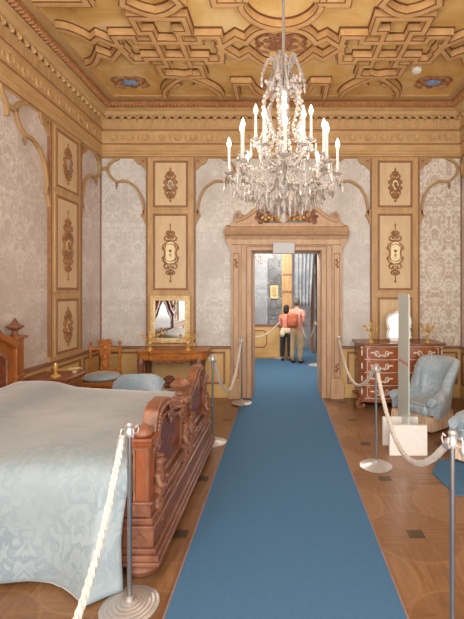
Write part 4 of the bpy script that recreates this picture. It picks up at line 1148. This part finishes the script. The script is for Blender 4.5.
# curtain
m = MB(); vs = []; n = 60
for j in range(14):
    z = 3.4-(2.05)*j/13
    for i in range(n+1):
        q = i/n; x = .36+q*(.52-.10*(j/13)); vs.append((x, YF-.10+.035*math.sin(q*30+.4*math.sin(j*.3)), z))
m.add(vs, [(j*(n+1)+i, j*(n+1)+i+1, (j+1)*(n+1)+i+1, (j+1)*(n+1)+i) for j in range(13) for i in range(n)])
o = m.build('curtain', 'silk_next', None, True, angle=180); o.modifiers.new('t', 'SOLIDIFY').thickness = .01
tag(o, 'blue grey damask curtain hanging in the next room behind the man', 'curtain')
m = MB(); m.tube([(.30, YF-.1, 3.42), (1.5, YF-.1, 3.42)], .02, 8); tag(m.build('curtain_rod', 'line'), 'wooden rod carrying the curtain in the next room', 'curtain rod')
# picture, door at the right of the alcove
pc = root('gilt_picture', 'small gilt framed picture on the patterned wall of the next room', 'picture', (-.18, YF-.03, 1.72))
m = MB(); m.ribbon([(-.08, -.15), (.08, -.15), (.08, .15), (-.08, .15)], .05, -.03, .01, 'xz', True); m.build('frame', 'gold_frame', pc, False, bevel=.008)
m = MB(); m.box(-.07, .07, -.005, .005, -.14, .14); m.build('canvas', 'khaki', pc, False)
dp = root('door_2', kind='structure'); m = MB(); m.box(.86, .95, 11.6, 11.7, 0, 3.2); m.box(1.5, 1.6, YF, YF+.1, 0, 3.4); m.build('door_frame', 'line', dp, False)
# dark bronze torchere in the alcove
tr_ = root('floor_torchere', 'dark bronze torchere standing behind the man in the next room', 'lamp', (1.02, 11.3, 0))
m = MB(); m.lathe([(.16, 0), (.16, .03), (.05, .08), (.03, .5), (.05, .6), (.03, .9), (.06, 1.2), (.03, 1.3), (.05, 1.8), (.09, 2.2), (.04, 2.3), (.12, 2.6), (.05, 2.9)], (0, 0, 0), 14); m.build('column', 'iron', tr_)
m = MB(); m.box(-.74+.09, 1.05, 7.2, YF-.35, .001, .014); m.box(.35, 1.4, YF-.35, 12.2, .001, .014)
tag(m.build('next_room_carpet', 'carpet', smooth=False), 'blue carpet covering the floor of the next room under the two visitors', 'carpet')
copy_st(stA, 'stanchion in the next room left of the woman', (-.02, 10.35, 0)); copy_st(stA, 'stanchion in the next room right of the man', (.80, 9.35, .016))
rope('white rope in the next room left of the woman', (-1.1, 10.1, .8), (-.03, 10.32, .965), .30, group='ropes in the next room')
rope('white rope in the next room right of the man', (.80, 9.39, .965), (.55, 10.5, .8), .32, group='ropes in the next room')
chandelier((-.44, 8.7, 2.60), 'small crystal chandelier glimpsed through the doorway in the next room', .55, ((6, .5, .0, 0), (5, .3, .3, 0)), ZC-2.60, full=False)

# ------------------------------------------------------------------ visitors
def person(name, label, loc, rz, S, top, legs, hair, longhair, headturn=0, bag=None, waist=None):
    r = root('person', label, 'person', loc, rz)
    # facing -y locally; S scales a 1.7 m figure
    def k(p): return (p[0]*S, p[1]*S, p[2]*S)
    V = [(0, 0, .95), (0, .005, 1.10), (0, .01, 1.25), (0, .01, 1.38), (0, .0, 1.47), (0, -.01, 1.52), (0, -.015, 1.60), (0, -.015, 1.66),
         (-.095, 0, .90), (-.10, -.01, .50), (-.10, .02, .09), (-.10, -.06, .04), (-.105, -.15, .03),
         (.095, 0, .90), (.11, .02, .50), (.12, .05, .09), (.12, -.03, .04), (.125, -.12, .03),
         (-.17, .01, 1.38), (-.22, .03, 1.12), (-.17, -.12, .98), (-.14, -.20, 1.0),
         (.17, .01, 1.38), (.22, .03, 1.12), (.18, -.13, 1.02), (.15, -.21, 1.05)]
    E = [(0, 1), (1, 2), (2, 3), (3, 4), (4, 5), (5, 6), (6, 7), (0, 8), (8, 9), (9, 10), (10, 11), (11, 12), (0, 13), (13, 14), (14, 15), (15, 16), (16, 17),
         (3, 18), (18, 19), (19, 20), (20, 21), (3, 22), (22, 23), (23, 24), (24, 25)]
    R_ = [(.13, .10), (.12, .09), (.14, .10), (.13, .09), .05, .05, .085, .07, .085, .06, .042, .045, .03, .085, .06, .042, .045, .03, .055, .04, .03, .025, .055, .04, .03, .025]
    sk = lambda a: tuple(q*S for q in a) if isinstance(a, tuple) else a*S
    skin_obj('body', [k(p) for p in V], E, [sk(a) for a in R_], 'skin', r, 0, 2)
    # shirt
    V2 = [(0, 0, .97), (0, .005, 1.12), (0, .01, 1.26), (0, .01, 1.385), (0, .0, 1.44), (-.18, .01, 1.375), (-.215, .025, 1.22), (.18, .01, 1.375), (.215, .025, 1.22)]
    skin_obj('shirt', [k(p) for p in V2], [(0, 1), (1, 2), (2, 3), (3, 4), (3, 5), (5, 6), (3, 7), (7, 8)], [sk(a) for a in [(.16, .13), (.15, .115), (.165, .125), (.15, .11), (.06, .06), .07, .062, .07, .062]], top, r, 0, 2)
    V3 = [(0, 0, .98), (0, 0, .90), (-.095, 0, .84), (-.10, -.01, .50), (-.10, .02, .11), (.095, 0, .84), (.11, .02, .50), (.12, .05, .11)]
    skin_obj('trousers', [k(p) for p in V3], [(0, 1), (1, 2), (2, 3), (3, 4), (1, 5), (5, 6), (6, 7)], [sk(a) for a in [(.15, .12), (.15, .12), .105, .08, .07, .105, .08, .07]], legs, r, 0, 2)
    m = MB()
    for x, y in ((-.10, -.05), (.12, -.02)): m.ell(k((x, y-.01, .045)), tuple(q*S for q in (.05, .13, .045)), 12, 7)
    m.build('shoe', 'shoe', r)
    m = MB(); m.ell(k((0, .01, 1.635)), tuple(q*S for q in (.092, .098, .105)), 16, 10)
    if longhair: m.ell(k((0, .045, 1.56)), tuple(q*S for q in (.09, .06, .12)), 14, 8)
    m.build('hair', hair, r)
    m = MB(); m.ell(k((0, -.115, 1.59)), tuple(q*S for q in (.014, .022, .02)), 8, 5)
    for s_ in (-1, 1): m.ell(k((s_*.088, 0, 1.60)), tuple(q*S for q in (.012, .02, .03)), 8, 5)
    m.build('nose_and_ears', 'skin', r)
    for s_, zz, yy in ((-1, 1.0, -.2), (1, 1.05, -.21)):
        m = MB()
        for q in range(4): m.tube([k((s_*.14+(q-1.5)*.018, yy, zz)), k((s_*.14+(q-1.5)*.02, yy-.045, zz)), k((s_*.14+(q-1.5)*.018, yy-.07, zz-.03))], .008*S, 6)
        m.tube([k((s_*.14-s_*.03, yy+.02, zz)), k((s_*.14-s_*.055, yy-.02, zz+.01)), k((s_*.14-s_*.05, yy-.045, zz))], .009*S, 6)
        m.ell(k((s_*.14, yy, zz)), tuple(q*S for q in (.036, .045, .018)), 10, 6)
        m.build('hand', 'skin', r)
    if waist:
        m = MB()
        m.lathe([(.15*S, .86*S), (.185*S, .90*S), (.185*S, .98*S), (.15*S, 1.02*S)], (0, 0, 0), 20, sx=1, sy=.82)
        m.ell(k((.1, .12, .86)), tuple(q*S for q in (.09, .05, .12)), 10, 6); m.build('tied_jacket', waist, r)
    return r
mn = person('man', 'grey haired person in pink shirt, khaki trousers, standing in the next room', (.385, 9.62, .018), math.radians(150), .90, 'pink', 'khaki', 'hair_g', False)
wm = person('woman', 'dark haired person in salmon top and dark trousers in the next room', (.135, 9.95, .018), math.radians(165), .80, 'salmon', 'darkcloth', 'hair_d', True, waist='offwhite')
bp = root('backpack', 'rust orange backpack worn between the two visitors in the next room', 'backpack', (.265, 9.34, 1.06))
m = MB(); m.box(-.13, .13, -.07, .08, -.17, .17); m.build('bag', 'orange', bp, True, bevel=.05, angle=180)
m = MB(); m.box(-.09, .09, -.10, -.06, -.12, .03); m.build('pocket', 'orange', bp, True, bevel=.02, angle=180)
m = MB()
for s_ in (-.08, .08): m.tube(smooth_pts([(s_, .07, .15), (s_, .10, .14), (s_, .11, .0), (s_, .08, -.12)], 4), .012, 6)
m.build('strap', 'line', bp)

# ------------------------------------------------------------------ white box above the doorway
es = root('sign_box', 'pale grey light box fixed over the head of the doorway', 'sign', (.045, 6.46, 2.44))
m = MB(); m.box(-.175, .175, -.05, .04, -.09, .09); m.build('housing', 'sign', es, False, bevel=.008)
m = MB(); m.box(-.16, .16, -.056, -.05, -.075, .055); m.build('panel', 'sign', es, False)
